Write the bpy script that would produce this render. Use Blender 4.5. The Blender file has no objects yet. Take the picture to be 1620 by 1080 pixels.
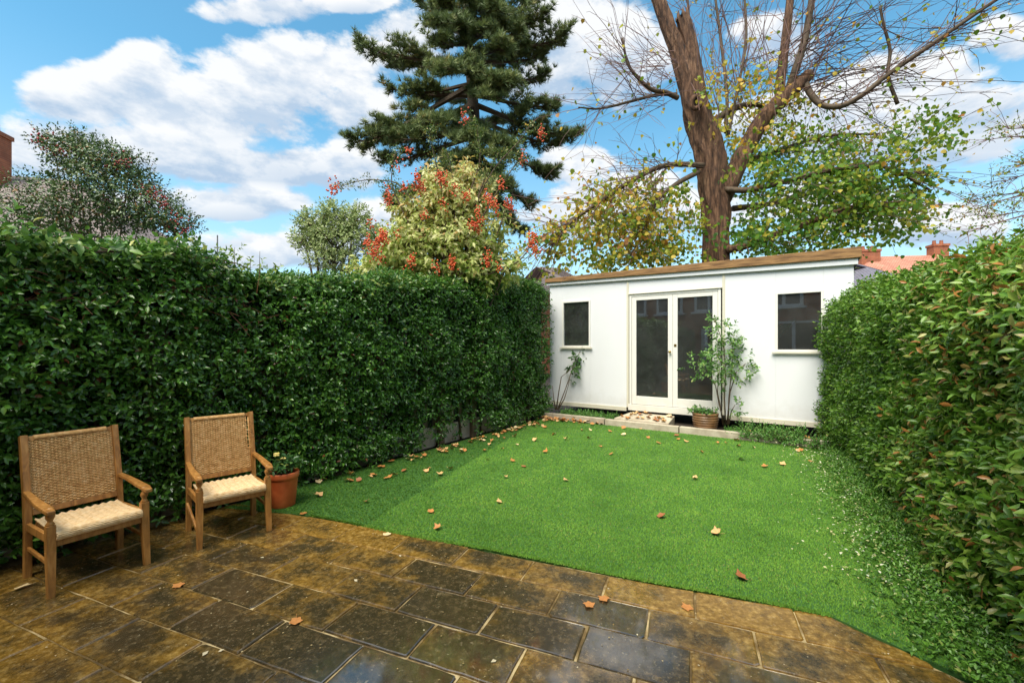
import bpy, math, random
import numpy as np
from mathutils import Vector, Matrix, noise as mnoise
R = math.radians
random.seed(7); rng = np.random.default_rng(11)
scene = bpy.context.scene
col = scene.collection
FOC = 690.0; HZ = 548.0; CX = 810.0; CH = 1.5

# ------------------------------------------------------------------ camera
cam_d = bpy.data.cameras.new('camera'); cam = bpy.data.objects.new('camera', cam_d); col.objects.link(cam)
cam.location = (0, 0, CH); cam.rotation_euler = (R(90), 0, 0)
cam_d.sensor_width = 36; cam_d.lens = 36*FOC/1620; cam_d.shift_y = (HZ-540)/1620
cam_d.clip_start = 0.05; cam_d.clip_end = 2000
scene.camera = cam

# ------------------------------------------------------------------ sky
SUN_DIR = Vector((-0.40, -0.60, 1.15)).normalized()
world = bpy.data.worlds.new('World'); scene.world = world; world.use_nodes = True
nt = world.node_tree; nt.nodes.clear()
def N(t, **kw):
    n = nt.nodes.new(t)
    for k, v in kw.items(): setattr(n, k, v)
    return n
def mth(op, a, b=None, c=None, clamp=False):
    n = N('ShaderNodeMath', operation=op, use_clamp=clamp)
    for i, v in enumerate((a, b, c)):
        if v is None: continue
        if isinstance(v, (int, float)): n.inputs[i].default_value = v
        else: nt.links.new(v, n.inputs[i])
    return n.outputs[0]
def mixc(f, a, b):
    n = N('ShaderNodeMix', data_type='RGBA')
    if isinstance(f, (int, float)): n.inputs[0].default_value = f
    else: nt.links.new(f, n.inputs[0])
    for i, v in ((6, a), (7, b)):
        if isinstance(v, tuple): n.inputs[i].default_value = (*v, 1)
        else: nt.links.new(v, n.inputs[i])
    return n.outputs[2]
sky = N('ShaderNodeTexSky', sky_type='NISHITA'); sky.sun_disc = False
sky.sun_elevation = math.asin(SUN_DIR.z); sky.sun_rotation = math.atan2(SUN_DIR.x, SUN_DIR.y) % (2*math.pi)
sky.air_density = 1.0; sky.dust_density = 0.3; sky.ozone_density = 3.0
tc = N('ShaderNodeTexCoord')
sep = N('ShaderNodeSeparateXYZ'); nt.links.new(tc.outputs['Generated'], sep.inputs[0])
dx, dy, dz = sep.outputs
az = mth('ARCTAN2', dx, dy)
gy = mth('MAXIMUM', dy, 0.05); gX = mth('DIVIDE', dx, gy); gZ = mth('DIVIDE', dz, gy)
hl = mth('SQRT', mth('ADD', mth('MULTIPLY', dx, dx), mth('MULTIPLY', dy, dy)))
te = mth('DIVIDE', dz, mth('MAXIMUM', hl, 0.05))
def cnoise(off, scale, detail, rough=0.55, zs=1.7, dist=0.0):
    mp = N('ShaderNodeMapping'); mp.inputs['Location'].default_value = off; mp.inputs['Scale'].default_value = (1, 1, zs)
    nt.links.new(tc.outputs['Generated'], mp.inputs[0])
    n = N('ShaderNodeTexNoise'); n.inputs['Scale'].default_value = scale; n.inputs['Detail'].default_value = detail
    n.inputs['Roughness'].default_value = rough; n.inputs['Distortion'].default_value = dist
    nt.links.new(mp.outputs[0], n.inputs['Vector']); return n.outputs['Fac']
# cloud banks standing in this sky: azimuth / tangent of elevation, with their half sizes (from bearings)
BLOBS = [(150,150,105,48),(215,110,65,38),(330,180,190,62),(480,105,135,52),(560,170,70,40),(250,235,190,45),(420,262,170,32),
         (330,318,170,24),(545,262,62,36),(420,14,90,24),(560,4,70,16),(905,60,80,80),(870,135,75,36),(60,230,70,45),(650,60,60,50),
         (985,95,75,60),(1420,215,150,40),(1540,175,120,46),(1470,130,110,50),(1290,190,120,50),(1480,355,95,34),(1000,330,150,50),(600,360,120,40),(1240,60,70,40),(1330,330,90,40),(1590,60,50,36),(905,260,50,30),(420,395,260,26)]
field = None; wsum = None; esum = None
for (px, py, rx, ry) in BLOBS:
    ea = mth('DIVIDE', mth('SUBTRACT', gX, (px-CX)/FOC), 1.18*rx/FOC)
    ev = mth('DIVIDE', mth('SUBTRACT', gZ, (HZ-py)/FOC), 1.18*ry/FOC)
    v = mth('SUBTRACT', 1.0, mth('ADD', mth('MULTIPLY', ea, ea), mth('MULTIPLY', ev, ev)))
    v = mth('MAXIMUM', v, -1.0)
    field = v if field is None else mth('SMOOTH_MAX', field, v, 0.35)
    wv = mth('MAXIMUM', mth('ADD', v, 0.5), 0.0); wsum = wv if wsum is None else mth('ADD', wsum, wv); we = mth('MULTIPLY', wv, ev); esum = we if esum is None else mth('ADD', esum, we)
gen = mth('MULTIPLY', mth('SUBTRACT', cnoise((3.1, 1.7, 0.4), 2.4, 3), 0.46), 7.0)
def sstep(v, a, b):
    m = N('ShaderNodeMapRange', interpolation_type='SMOOTHSTEP'); nt.links.new(v, m.inputs[0]); m.inputs[1].default_value = a; m.inputs[2].default_value = b; return m.outputs[0]
far = sstep(mth('ABSOLUTE', az), 0.80, 1.25)
hi = sstep(te, 0.72, 1.15)
field = mth('MAXIMUM', field, mth('ADD', mth('MULTIPLY', mth('SUBTRACT', mth('MAXIMUM', far, hi), 1.0), 3.0), gen))
n1 = cnoise((0.3, 0.2, 0.0), 8.5, 10, 0.60, 2.0)
n2 = cnoise((0.3, 0.2, 0.06), 8.5, 10, 0.60, 2.0)
nb = cnoise((5.3, 2.2, 0.0), 3.0, 6, 0.5, 2.4)
dens0 = mth('ADD', mth('MULTIPLY', field, 0.75), mth('MULTIPLY', mth('SUBTRACT', n1, 0.5), 2.6))
mr = N('ShaderNodeMapRange', interpolation_type='SMOOTHSTEP'); nt.links.new(dens0, mr.inputs[0])
mr.inputs[1].default_value = -0.12; mr.inputs[2].default_value = 0.36
dens = mr.outputs[0]
shade = mth('ADD', mth('MULTIPLY', mth('SUBTRACT', n1, n2), 4.2), 0.55, clamp=True)
vert = mth('DIVIDE', esum, mth('MAXIMUM', wsum, 0.2))
shade = mth('ADD', mth('MULTIPLY', mth('SUBTRACT', shade, 0.5), 0.75), mth('ADD', mth('MULTIPLY', vert, 0.75), mth('ADD', mth('MULTIPLY', mth('SUBTRACT', nb, 0.5), 1.3), 0.56)), clamp=True)
cloud = mixc(shade, (2.5, 3.2, 4.1), (5.1, 5.15, 5.2))
mul = N('ShaderNodeMix', data_type='RGBA', blend_type='MULTIPLY'); mul.inputs[0].default_value = 1
nt.links.new(sky.outputs[0], mul.inputs[6]); mul.inputs[7].default_value = (0.80, 1.36, 1.24, 1)
hz = mth('POWER', mth('SUBTRACT', 1.0, mth('DIVIDE', mth('ABSOLUTE', te), 0.55), clamp=True), 1.6)
skyb = mixc(mth('MULTIPLY', hz, 0.85), mul.outputs[2], (3.9, 4.5, 5.1))
skyc = mixc(mth('MULTIPLY', dens, 0.96), skyb, cloud)
bg = N('ShaderNodeBackground'); bg.inputs[1].default_value = 0.078
nt.links.new(skyc, bg.inputs[0])
wo = N('ShaderNodeOutputWorld'); nt.links.new(bg.outputs[0], wo.inputs[0])

# ------------------------------------------------------------------ sun
sd = bpy.data.lights.new('sun', 'SUN'); sd.energy = 2.6; sd.angle = R(42); sd.color = (1.0, 0.93, 0.80)
so = bpy.data.objects.new('sun', sd); col.objects.link(so)
so.rotation_euler = (-SUN_DIR).to_track_quat('-Z', 'Y').to_euler(); so.location = (-6, -3, 12)
vs = scene.view_settings; vs.view_transform = 'Standard'; vs.look = 'None'; vs.exposure = 1.35; vs.gamma = 1
vs.use_curve_mapping = False
cy = scene.cycles; cy.max_bounces = 6; cy.diffuse_bounces = 2; cy.glossy_bounces = 3; cy.transmission_bounces = 3; cy.transparent_max_bounces = 6

# ------------------------------------------------------------------ helpers
def G(px, py, z=0.0):            # ground point under a bearing
    Y = FOC*(CH-z)/(py-HZ); return Vector(((px-CX)/FOC*Y, Y, z))
def W(px, py, Y):
    return Vector(((px-CX)/FOC*Y, Y, CH-(py-HZ)/FOC*Y))
def tag(o, label=None, cat=None, group=None, kind=None):
    if label: o['label'] = label
    if cat: o['category'] = cat
    if group: o['group'] = group
    if kind: o['kind'] = kind
    return o
def empty(name, loc, rz=0.0):
    o = bpy.data.objects.new(name, None); col.objects.link(o); o.location = loc; o.rotation_euler = (0, 0, rz)
    o.empty_display_size = 0.1; return o
def adopt(o, parent, world=True):
    o.parent = parent
    if world: 
        p = parent; M = Matrix.Identity(4)
        chain = []
        while p: chain.append(p); p = p.parent
        for q in reversed(chain):
            M = M @ q.matrix_parent_inverse @ q.matrix_basis
        o.matrix_parent_inverse = M.inverted()
def link(name, me, mat=None, parent=None, world=True):
    o = bpy.data.objects.new(name, me); col.objects.link(o)
    if mat and not me.materials: me.materials.append(mat)
    if parent: adopt(o, parent, world)
    return o
class MB:
    def __init__(s): s.v = []; s.f = []
    def add(s, vs, fs):
        o = len(s.v); s.v += [tuple(v) for v in vs]; s.f += [tuple(i+o for i in f) for f in fs]
    def box(s, c, size, rz=0.0, M=None):
        x, y, z = (k/2 for k in size); ca, sa = math.cos(rz), math.sin(rz)
        vs = []
        for sz in (-1, 1):
            for sx, sy in ((-1,-1),(1,-1),(1,1),(-1,1)):
                p = Vector((sx*x, sy*y, sz*z))
                p = (M @ p) if M else Vector((p.x*ca-p.y*sa, p.x*sa+p.y*ca, p.z))
                vs.append(Vector(c)+p)
        s.add(vs, [(3,2,1,0),(4,5,6,7),(0,1,5,4),(1,2,6,5),(2,3,7,6),(3,0,4,7)])
    def bar(s, a, b, w, h, up=(0,0,1), w2=None, h2=None):
        a, b = Vector(a), Vector(b); d = (b-a).normalized(); u = Vector(up)
        x = d.cross(u).normalized(); u = x.cross(d).normalized()
        w2 = w if w2 is None else w2; h2 = h if h2 is None else h2
        vs = [p+x*i*ww/2+u*j*hh/2 for p, ww, hh in ((a,w,h),(b,w2,h2)) for i, j in ((-1,-1),(1,-1),(1,1),(-1,1))]
        s.add(vs, [(3,2,1,0),(4,5,6,7),(0,1,5,4),(1,2,6,5),(2,3,7,6),(3,0,4,7)])
    def tube(s, pts, rad, n=6, caps=True, jitter=None):
        pts = [Vector(p) for p in pts]; m = len(pts)
        if not hasattr(rad, '__len__'): rad = [rad]*m
        t0 = (pts[1]-pts[0]).normalized()
        ref = Vector((0,0,1)) if abs(t0.z) < 0.9 else Vector((1,0,0))
        x = t0.cross(ref).normalized(); vs = []
        for i, p in enumerate(pts):
            t = (pts[min(i+1,m-1)]-pts[max(i-1,0)]).normalized()
            x = (x - t*x.dot(t)).normalized(); y = t.cross(x)
            for k in range(n):
                a = 2*math.pi*k/n; r = rad[i]
                q = x*math.cos(a)+y*math.sin(a)
                if jitter: r *= jitter(p, a, i)
                vs.append(p+q*r)
        fs = [(i*n+k, i*n+(k+1)%n, (i+1)*n+(k+1)%n, (i+1)*n+k) for i in range(m-1) for k in range(n)]
        if caps: fs += [tuple(reversed(range(n))), tuple(range((m-1)*n, m*n))]
        s.add(vs, fs)
    def lathe(s, prof, c=(0,0,0), n=24, caps=False):
        c = Vector(c); vs = []
        for r, z in prof:
            for k in range(n):
                a = 2*math.pi*k/n; vs.append(c+Vector((r*math.cos(a), r*math.sin(a), z)))
        m = len(prof)
        fs = [(i*n+k, i*n+(k+1)%n, (i+1)*n+(k+1)%n, (i+1)*n+k) for i in range(m-1) for k in range(n)]
        if caps: fs += [tuple(reversed(range(n))), tuple(range((m-1)*n, m*n))]
        s.add(vs, fs)
    def mesh(s, name, smooth=False, bevel=0.0):
        me = bpy.data.meshes.new(name); me.from_pydata([tuple(v) for v in s.v], [], s.f); me.update()
        if smooth: me.polygons.foreach_set('use_smooth', [True]*len(me.polygons))
        return me
    def build(s, name, mat, parent=None, world=True, smooth=False, bevel=0.0, auto=None):
        o = link(name, s.mesh(name, smooth), mat, parent, world)
        if bevel:
            b = o.modifiers.new('bevel', 'BEVEL'); b.width = bevel; b.segments = 2; b.limit_method = 'ANGLE'; b.angle_limit = R(40)
        return o

# leaf shapes: x across, y along, z out of the blade
def leaf_hi(w=0.42, fold=0.08, droop=0.18):
    V = [(0,0,0), (-w*.42,.28,fold*.8),(0,.28,-.01),(w*.42,.28,fold*.8), (-w*.5,.58,fold-droop*.3),(0,.58,-droop*.35),(w*.5,.58,fold-droop*.3), (0,1,-droop)]
    F = [(0,2,1),(0,3,2),(1,2,5,4),(2,3,6,5),(4,5,7),(5,6,7)]
    return np.array(V), F
def leaf_lo(w=0.5, fold=0.08, droop=0.15):
    V = [(0,0,0), (-w*.5,.45,fold), (0,.5,-droop*.2), (w*.5,.45,fold), (0,1,-droop)]
    F = [(0,2,1),(0,3,2),(1,2,4),(2,3,4)]
    return np.array(V), F
def leaf_round():
    V = [(0,0,0), (-.36,.12,.04), (-.46,.5,.06), (0,1,-.12), (.46,.5,.06), (.36,.12,.04), (0,.45,-.03)]
    F = [(6,1,0),(6,2,1),(6,3,2),(6,4,3),(6,5,4),(6,0,5)]
    return np.array(V), F
def nrm(a): return a/np.maximum(np.linalg.norm(a, axis=1, keepdims=True), 1e-9)
def frames(axis, normal):
    a = nrm(axis); n = normal-a*np.sum(normal*a, axis=1, keepdims=True); n = nrm(n); b = np.cross(a, n)
    return np.stack([b, a, n], axis=2)        # columns x,y,z
def np_mesh(name, V, loops, starts, rnd=None, smooth=True):
    me = bpy.data.meshes.new(name)
    me.vertices.add(len(V)); me.vertices.foreach_set('co', np.ascontiguousarray(V, dtype=np.float32).ravel())
    me.loops.add(len(loops)); me.loops.foreach_set('vertex_index', loops.astype(np.int32))
    me.polygons.add(len(starts)); me.polygons.foreach_set('loop_start', starts.astype(np.int32))
    me.update(calc_edges=True)
    me.polygons.foreach_set('use_smooth', np.full(len(starts), smooth))
    if rnd is not None:
        at = me.attributes.new('rnd', 'FLOAT', 'POINT'); at.data.foreach_set('value', rnd.astype(np.float32))
    return me
def scatter_mesh(name, tmpl, pos, frm, size, rnd):
    TV, TF = tmpl; n = len(pos); m = len(TV)
    V = np.einsum('nij,mj->nmi', frm, TV)*size[:, None, None]+pos[:, None, :]
    tl = np.concatenate([np.array(f) for f in TF]); ts = np.cumsum([0]+[len(f) for f in TF])[:-1]
    loops = (tl[None, :]+(np.arange(n)*m)[:, None]).ravel()
    starts = (ts[None, :]+(np.arange(n)*len(tl))[:, None]).ravel()
    return np_mesh(name, V.reshape(-1, 3), loops, starts, np.repeat(rnd, m))
def foliage(name, tmpl, pos, frm, size, rnd, mat, parent, kind='stuff'):
    o = link(name, scatter_mesh(name, tmpl, pos, frm, size, rnd), mat, parent)
    if kind: o['kind'] = kind
    return o
def single_leaves(tmpl, pos, frm, size, rnd, mat, parent, idx, name='leaf'):
    buckets = {}
    for i in idx:
        b = round(float(rnd[i])*15)/15
        if b not in buckets:
            me = scatter_mesh(name, tmpl, np.zeros((1,3)), np.eye(3)[None], np.ones(1), np.array([b])); me.materials.append(mat); buckets[b] = me
        o = bpy.data.objects.new(name, buckets[b]); col.objects.link(o)
        M = Matrix([[*(frm[i][r]*size[i]), pos[i][r]] for r in range(3)]+[[0,0,0,1]])
        o.matrix_basis = M; adopt(o, parent)
def project(p):
    return CX+FOC*p[:,0]/np.maximum(p[:,1],.05), HZ-FOC*(p[:,2]-CH)/np.maximum(p[:,1],.05)
def wob(p, f, seed=0.0):        # smooth pseudo noise, vectorised
    x, y, z = p[:,0]*f+seed, p[:,1]*f+seed*1.7, p[:,2]*f+seed*.6
    return (np.sin(x*1.3+np.sin(y*1.1+1.3))+np.sin(y*1.7+np.sin(z*1.9+.4))+np.sin(z*1.5+np.sin(x*2.1+2.2)))/3
def sprigs(P, D, length, k, lsize, aspread=(75, 30), droop=0.2, jit=0.25):
    """leaves set spirally on short shoots"""
    n = len(P); D = nrm(D)
    ref = np.where(np.abs(D[:,2:3]) < .9, np.array([[0,0,1.]]), np.array([[1.,0,0]]))
    X = nrm(np.cross(D, ref)); Y = np.cross(D, X); ph = rng.uniform(0, 6.28, n)
    pos, ax, nm, sz, ids = [], [], [], [], []
    for j in range(k):
        f = j/max(k-1, 1); a = ph+j*2.4+rng.normal(0, .3, n)
        al = np.radians(aspread[0]+(aspread[1]-aspread[0])*f)+rng.normal(0, .2, n)
        Rd = X*np.cos(a)[:,None]+Y*np.sin(a)[:,None]
        A = D*np.cos(al)[:,None]+Rd*np.sin(al)[:,None]; A[:,2] -= droop; A = nrm(A)
        Nn = D*np.sin(al)[:,None]-Rd*np.cos(al)[:,None]+rng.normal(0, jit, (n,3)); Nn[:,2] += .25
        pos.append(P+D*(length*f)[:,None]); ax.append(A); nm.append(Nn)
        sz.append(lsize*rng.uniform(.7, 1.15, n)*(1-.25*f)); ids.append(np.arange(n))
    return np.concatenate(pos), frames(np.concatenate(ax), np.concatenate(nm)), np.concatenate(sz), np.concatenate(ids)

# ------------------------------------------------------------------ materials
def newmat(name):
    m = bpy.data.materials.new(name); m.use_nodes = True; t = m.node_tree; t.nodes.clear()
    o = t.nodes.new('ShaderNodeOutputMaterial'); b = t.nodes.new('ShaderNodeBsdfPrincipled'); t.links.new(b.outputs[0], o.inputs[0])
    return m, t, b, o
def ramp(t, src, stops, interp='LINEAR'):
    r = t.nodes.new('ShaderNodeValToRGB'); r.color_ramp.interpolation = interp
    e = r.color_ramp.elements
    while len(e) > 1: e.remove(e[-1])
    e[0].position = stops[0][0]; e[0].color = (*stops[0][1], 1)
    for p, c in stops[1:]:
        q = e.new(p); q.color = (*c, 1)
    if src is not None: t.links.new(src, r.inputs[0])
    return r.outputs[0]
def tnoise(t, scale, detail=4, rough=.55, coord='Object', stretch=None, dist=0.0, w=None):
    c = t.nodes.new('ShaderNodeTexCoord'); n = t.nodes.new('ShaderNodeTexNoise')
    v = c.outputs[coord]
    if stretch:
        mp = t.nodes.new('ShaderNodeMapping'); mp.inputs['Scale'].default_value = stretch; t.links.new(v, mp.inputs[0]); v = mp.outputs[0]
    if w is not None:
        n.noise_dimensions = '4D'; t.links.new(w, n.inputs['W'])
    t.links.new(v, n.inputs['Vector']); n.inputs['Scale'].default_value = scale; n.inputs['Detail'].default_value = detail
    n.inputs['Roughness'].default_value = rough; n.inputs['Distortion'].default_value = dist
    return n.outputs['Fac']
def mixn(t, f, a, b, blend='MIX'):
    n = t.nodes.new('ShaderNodeMix'); n.data_type = 'RGBA'; n.blend_type = blend
    if isinstance(f, (int, float)): n.inputs[0].default_value = f
    else: t.links.new(f, n.inputs[0])
    for i, v in ((6,a),(7,b)):
        if isinstance(v, tuple): n.inputs[i].default_value = (*v, 1)
        else: t.links.new(v, n.inputs[i])
    return n.outputs[2]
def tm(t, op, a, b=None, clamp=False):
    n = t.nodes.new('ShaderNodeMath'); n.operation = op; n.use_clamp = clamp
    for i, v in enumerate((a, b)):
        if v is None: continue
        if isinstance(v, (int, float)): n.inputs[i].default_value = v
        else: t.links.new(v, n.inputs[i])
    return n.outputs[0]
def bump(t, b, h, strength=.3, dist=.01):
    n = t.nodes.new('ShaderNodeBump'); n.inputs['Strength'].default_value = strength; n.inputs['Distance'].default_value = dist
    t.links.new(h, n.inputs['Height']); t.links.new(n.outputs[0], b.inputs['Normal'])
def mat_leaf(name, stops, rough=.38, transl=.25, spec=.5, mottle=.5):
    m, t, b, o = newmat(name)
    a = t.nodes.new('ShaderNodeAttribute'); a.attribute_name = 'rnd'
    c = ramp(t, a.outputs['Fac'], stops)
    nz = tnoise(t, 38, 2)
    c = mixn(t, mottle, c, ramp(t, nz, [(.3, (.45,.45,.4)), (.75, (1.35,1.35,1.2))]), 'MULTIPLY')
    t.links.new(c, b.inputs['Base Color']); b.inputs['Roughness'].default_value = rough; b.inputs['Specular IOR Level'].default_value = spec
    tr = t.nodes.new('ShaderNodeBsdfTranslucent'); t.links.new(mixn(t, .35, c, (.5,.6,.05), 'MIX') if transl > .3 else c, tr.inputs[0])
    mx = t.nodes.new('ShaderNodeMixShader'); mx.inputs[0].default_value = transl
    t.links.new(b.outputs[0], mx.inputs[1]); t.links.new(tr.outputs[0], mx.inputs[2]); t.links.new(mx.outputs[0], o.inputs[0])
    return m
def mat_flat(name, c1, c2=None, scale=6, rough=.6, bmp=0.0, bscale=60, stretch=None, spec=.5, detail=5, bdist=.004):
    m, t, b, o = newmat(name)
    if c2:
        t.links.new(ramp(t, tnoise(t, scale, detail, .6, stretch=stretch), [(.3,c1),(.7,c2)]), b.inputs['Base Color'])
    else: b.inputs['Base Color'].default_value = (*c1, 1)
    b.inputs['Roughness'].default_value = rough; b.inputs['Specular IOR Level'].default_value = spec
    if bmp: bump(t, b, tnoise(t, bscale, 4, .6, stretch=stretch), bmp, bdist)
    return m
M_soil = mat_flat('soil', (.018,.012,.008), (.05,.034,.02), 9, .85, .6, 40, bdist=.02)
def mat_mortar():
    m, t, b, o = newmat('mortar')
    t.links.new(ramp(t, tnoise(t, 1.9, 8, .7), [(.36,(.025,.018,.008)),(.47,(.16,.10,.03)),(.58,(.55,.43,.22))]), b.inputs['Base Color']); b.inputs['Roughness'].default_value = .5; bump(t, b, tnoise(t, 90, 4), .5, .004); return m
M_mortar = mat_mortar()
M_conc = mat_flat('concrete', (.33,.275,.19), (.56,.50,.38), 5, .75, .35, 70)
M_core = mat_flat('core_shade', (.006,.010,.004), (.014,.016,.007), 12, .9, .5, 40, bdist=.03)  # near-black: shade of the hedge depths is put into this colour
M_stem = mat_flat('stem_bark', (.05,.032,.018), (.13,.085,.045), 14, .75, .5, 50)
M_twig = mat_flat('purple_twig', (.11,.055,.055), (.22,.12,.09), 6, .7)
M_fencewood = mat_flat('fence_wood', (.09,.062,.032), (.22,.16,.085), 5, .75, .6, 30, stretch=(6,6,.6))
def mat_bark():
    m, t, b, o = newmat('ridged_bark')
    n = tnoise(t, 9, 10, .7, stretch=(1.6,1.6,.30), dist=.4); n2 = tnoise(t, 1.3, 3)
    c = ramp(t, n, [(.34,(.016,.009,.005)),(.5,(.12,.064,.036)),(.70,(.34,.21,.13))])
    c = mixn(t, .55, c, ramp(t, n2, [(.3,(.75,.5,.35)),(.7,(1.25,1.1,.9))]), 'MULTIPLY')
    t.links.new(c, b.inputs['Base Color']); b.inputs['Roughness'].default_value = .85
    bump(t, b, n, 1.0, .08); return m
M_bark = mat_bark()
def mat_slab():
    m, t, b, o = newmat('wet_stone')
    oi = t.nodes.new('ShaderNodeObjectInfo'); rv = oi.outputs['Random']
    tcg = t.nodes.new('ShaderNodeTexCoord'); sp = t.nodes.new('ShaderNodeSeparateXYZ'); t.links.new(tcg.outputs['Generated'], sp.inputs[0])
    ex = tm(t, 'MINIMUM', sp.outputs[0], tm(t, 'SUBTRACT', 1.0, sp.outputs[0])); ey = tm(t, 'MINIMUM', sp.outputs[1], tm(t, 'SUBTRACT', 1.0, sp.outputs[1]))
    e = tm(t, 'MINIMUM', tm(t, 'MULTIPLY', ex, 1.7), ey)
    w = tm(t, 'MULTIPLY', rv, 40.0)
    n1 = tnoise(t, 6.5, 9, .72, w=w); n2 = tnoise(t, 1.7, 4, .6, w=w); n3 = tnoise(t, 45, 5, .7, w=w); n4 = tnoise(t, 24, 9, .78, w=w)
    ge = t.nodes.new('ShaderNodeNewGeometry'); ps = t.nodes.new('ShaderNodeSeparateXYZ'); t.links.new(ge.outputs['Position'], ps.inputs[0])
    big = t.nodes.new('ShaderNodeTexNoise'); big.inputs['Scale'].default_value = .9; big.inputs['Detail'].default_value = 3; t.links.new(ge.outputs['Position'], big.inputs['Vector'])
    # algae and sand stain: strongest along the joints, patchy over the terrace
    st = tm(t, 'ADD', tm(t, 'MULTIPLY', tm(t, 'SUBTRACT', .20, e), .9), tm(t, 'MULTIPLY', tm(t, 'SUBTRACT', n1, .5), 3.2))
    st = tm(t, 'ADD', st, tm(t, 'MULTIPLY', tm(t, 'SUBTRACT', n2, .5), 1.2))
    st = tm(t, 'ADD', st, tm(t, 'MULTIPLY', tm(t, 'SUBTRACT', rv, .48), .55))
    st = tm(t, 'ADD', st, tm(t, 'MULTIPLY', tm(t, 'SUBTRACT', big.outputs['Fac'], .5), 2.2))
    oc = oi.outputs['Color']
    st = tm(t, 'ADD', st, tm(t, 'SUBTRACT', oc, .5))
    dark = ramp(t, n4, [(.25,(.014,.012,.006)),(.5,(.046,.034,.016)),(.75,(.16,.115,.055))])
    och = ramp(t, n4, [(.3,(.05,.028,.005)),(.5,(.22,.12,.020)),(.72,(.54,.36,.11))])
    f = t.nodes.new('ShaderNodeMapRange'); f.interpolation_type = 'SMOOTHSTEP'; f.inputs[1].default_value = -.35; f.inputs[2].default_value = .85; t.links.new(st, f.inputs[0])
    c = mixn(t, f.outputs[0], dark, och)
    fl = ramp(t, n3, [(.58,(0,0,0)),(.70,(.6,.6,.6))]); c = mixn(t, fl, c, (.36,.30,.18))
    t.links.new(c, b.inputs['Base Color'])
    r = t.nodes.new('ShaderNodeMapRange'); r.inputs[1].default_value = .36; r.inputs[2].default_value = .66; r.inputs[3].default_value = .04; r.inputs[4].default_value = .26
    wet = t.nodes.new('ShaderNodeTexNoise'); wet.inputs['Scale'].default_value = 2.2; wet.inputs['Detail'].default_value = 5; t.links.new(ge.outputs['Position'], wet.inputs['Vector'])
    t.links.new(wet.outputs['Fac'], r.inputs[0]); t.links.new(r.outputs[0], b.inputs['Roughness'])
    b.inputs['Specular IOR Level'].default_value = .8
    # standing film of rain water on the low flags
    pud = None
    for (px_, py_, rad_) in ((690,1065,.50),(980,1000,.45),(840,1060,.35),(1000,935,.25),(560,1060,.35),(1180,1060,.3)):
        q = G(px_, py_); vd = t.nodes.new('ShaderNodeVectorMath'); vd.operation = 'DISTANCE'; t.links.new(ge.outputs['Position'], vd.inputs[0]); vd.inputs[1].default_value = (q.x,q.y,0)
        k_ = tm(t, 'SUBTRACT', 1.0, tm(t, 'DIVIDE', vd.outputs['Value'], rad_), True); pud = k_ if pud is None else tm(t, 'MAXIMUM', pud, k_)
    pf = t.nodes.new('ShaderNodeMapRange'); pf.interpolation_type = 'SMOOTHSTEP'; pf.inputs[1].default_value = .40; pf.inputs[2].default_value = .64
    t.links.new(tm(t, 'ADD', tm(t, 'MULTIPLY', pud, .5), tm(t, 'ADD', tm(t, 'MULTIPLY', n1, .35), tm(t, 'MULTIPLY', wet.outputs['Fac'], .3))), pf.inputs[0])
    t.links.new(pf.outputs[0], b.inputs['Coat Weight']); b.inputs['Coat Roughness'].default_value = .06; b.inputs['Coat IOR'].default_value = 2.1
    h = tm(t, 'ADD', tm(t, 'MULTIPLY', n3, .35), n4)
    bump(t, b, h, .22, .005); return m
M_slab = mat_slab()
def mat_white(name='white_paint', base=(.80,.81,.83)):
    m, t, b, o = newmat(name)
    n = tnoise(t, 1.2, 6, .65, stretch=(1,1,.4)); n2 = tnoise(t, 9, 6, .7, stretch=(2.5,2.5,.5))
    c = mixn(t, ramp(t, n, [(.35,(.0,.0,.0)),(.8,(.35,.35,.35))]), base, (base[0]*.88, base[1]*.88, base[2]*.84))
    c = mixn(t, ramp(t, n2, [(.68,(0,0,0)),(.8,(.3,.3,.3))]), c, (.50,.45,.36))
    ge = t.nodes.new('ShaderNodeNewGeometry'); sp = t.nodes.new('ShaderNodeSeparateXYZ'); t.links.new(ge.outputs['Position'], sp.inputs[0])
    sl = t.nodes.new('ShaderNodeMapRange'); sl.inputs[1].default_value = .95; sl.inputs[2].default_value = .28; t.links.new(tm(t, 'ADD', sp.outputs[2], tm(t, 'MULTIPLY', tnoise(t, 5, 7, .7), .7)), sl.inputs[0])
    c = mixn(t, tm(t, 'MULTIPLY', sl.outputs[0], .5), c, (.42,.38,.27))
    t.links.new(c, b.inputs['Base Color']); b.inputs['Roughness'].default_value = .5; bump(t, b, tnoise(t, 60, 3), .06, .004); return m
M_white = mat_white(); M_trim = mat_white('aged_cream_paint', (.70,.66,.53)); M_frame = mat_white('white_gloss_joinery', (.82,.80,.74))
M_fascia = mat_flat('weathered_fascia', (.10,.045,.014), (.42,.23,.085), 6, .75, .6, 30, stretch=(.6,.6,6))
M_felt = mat_flat('roof_felt', (.03,.03,.03), (.06,.055,.05), 8, .9)
M_inside = mat_flat('dim_interior', (.34,.35,.34), (.46,.45,.42), 2, .8)
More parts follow.
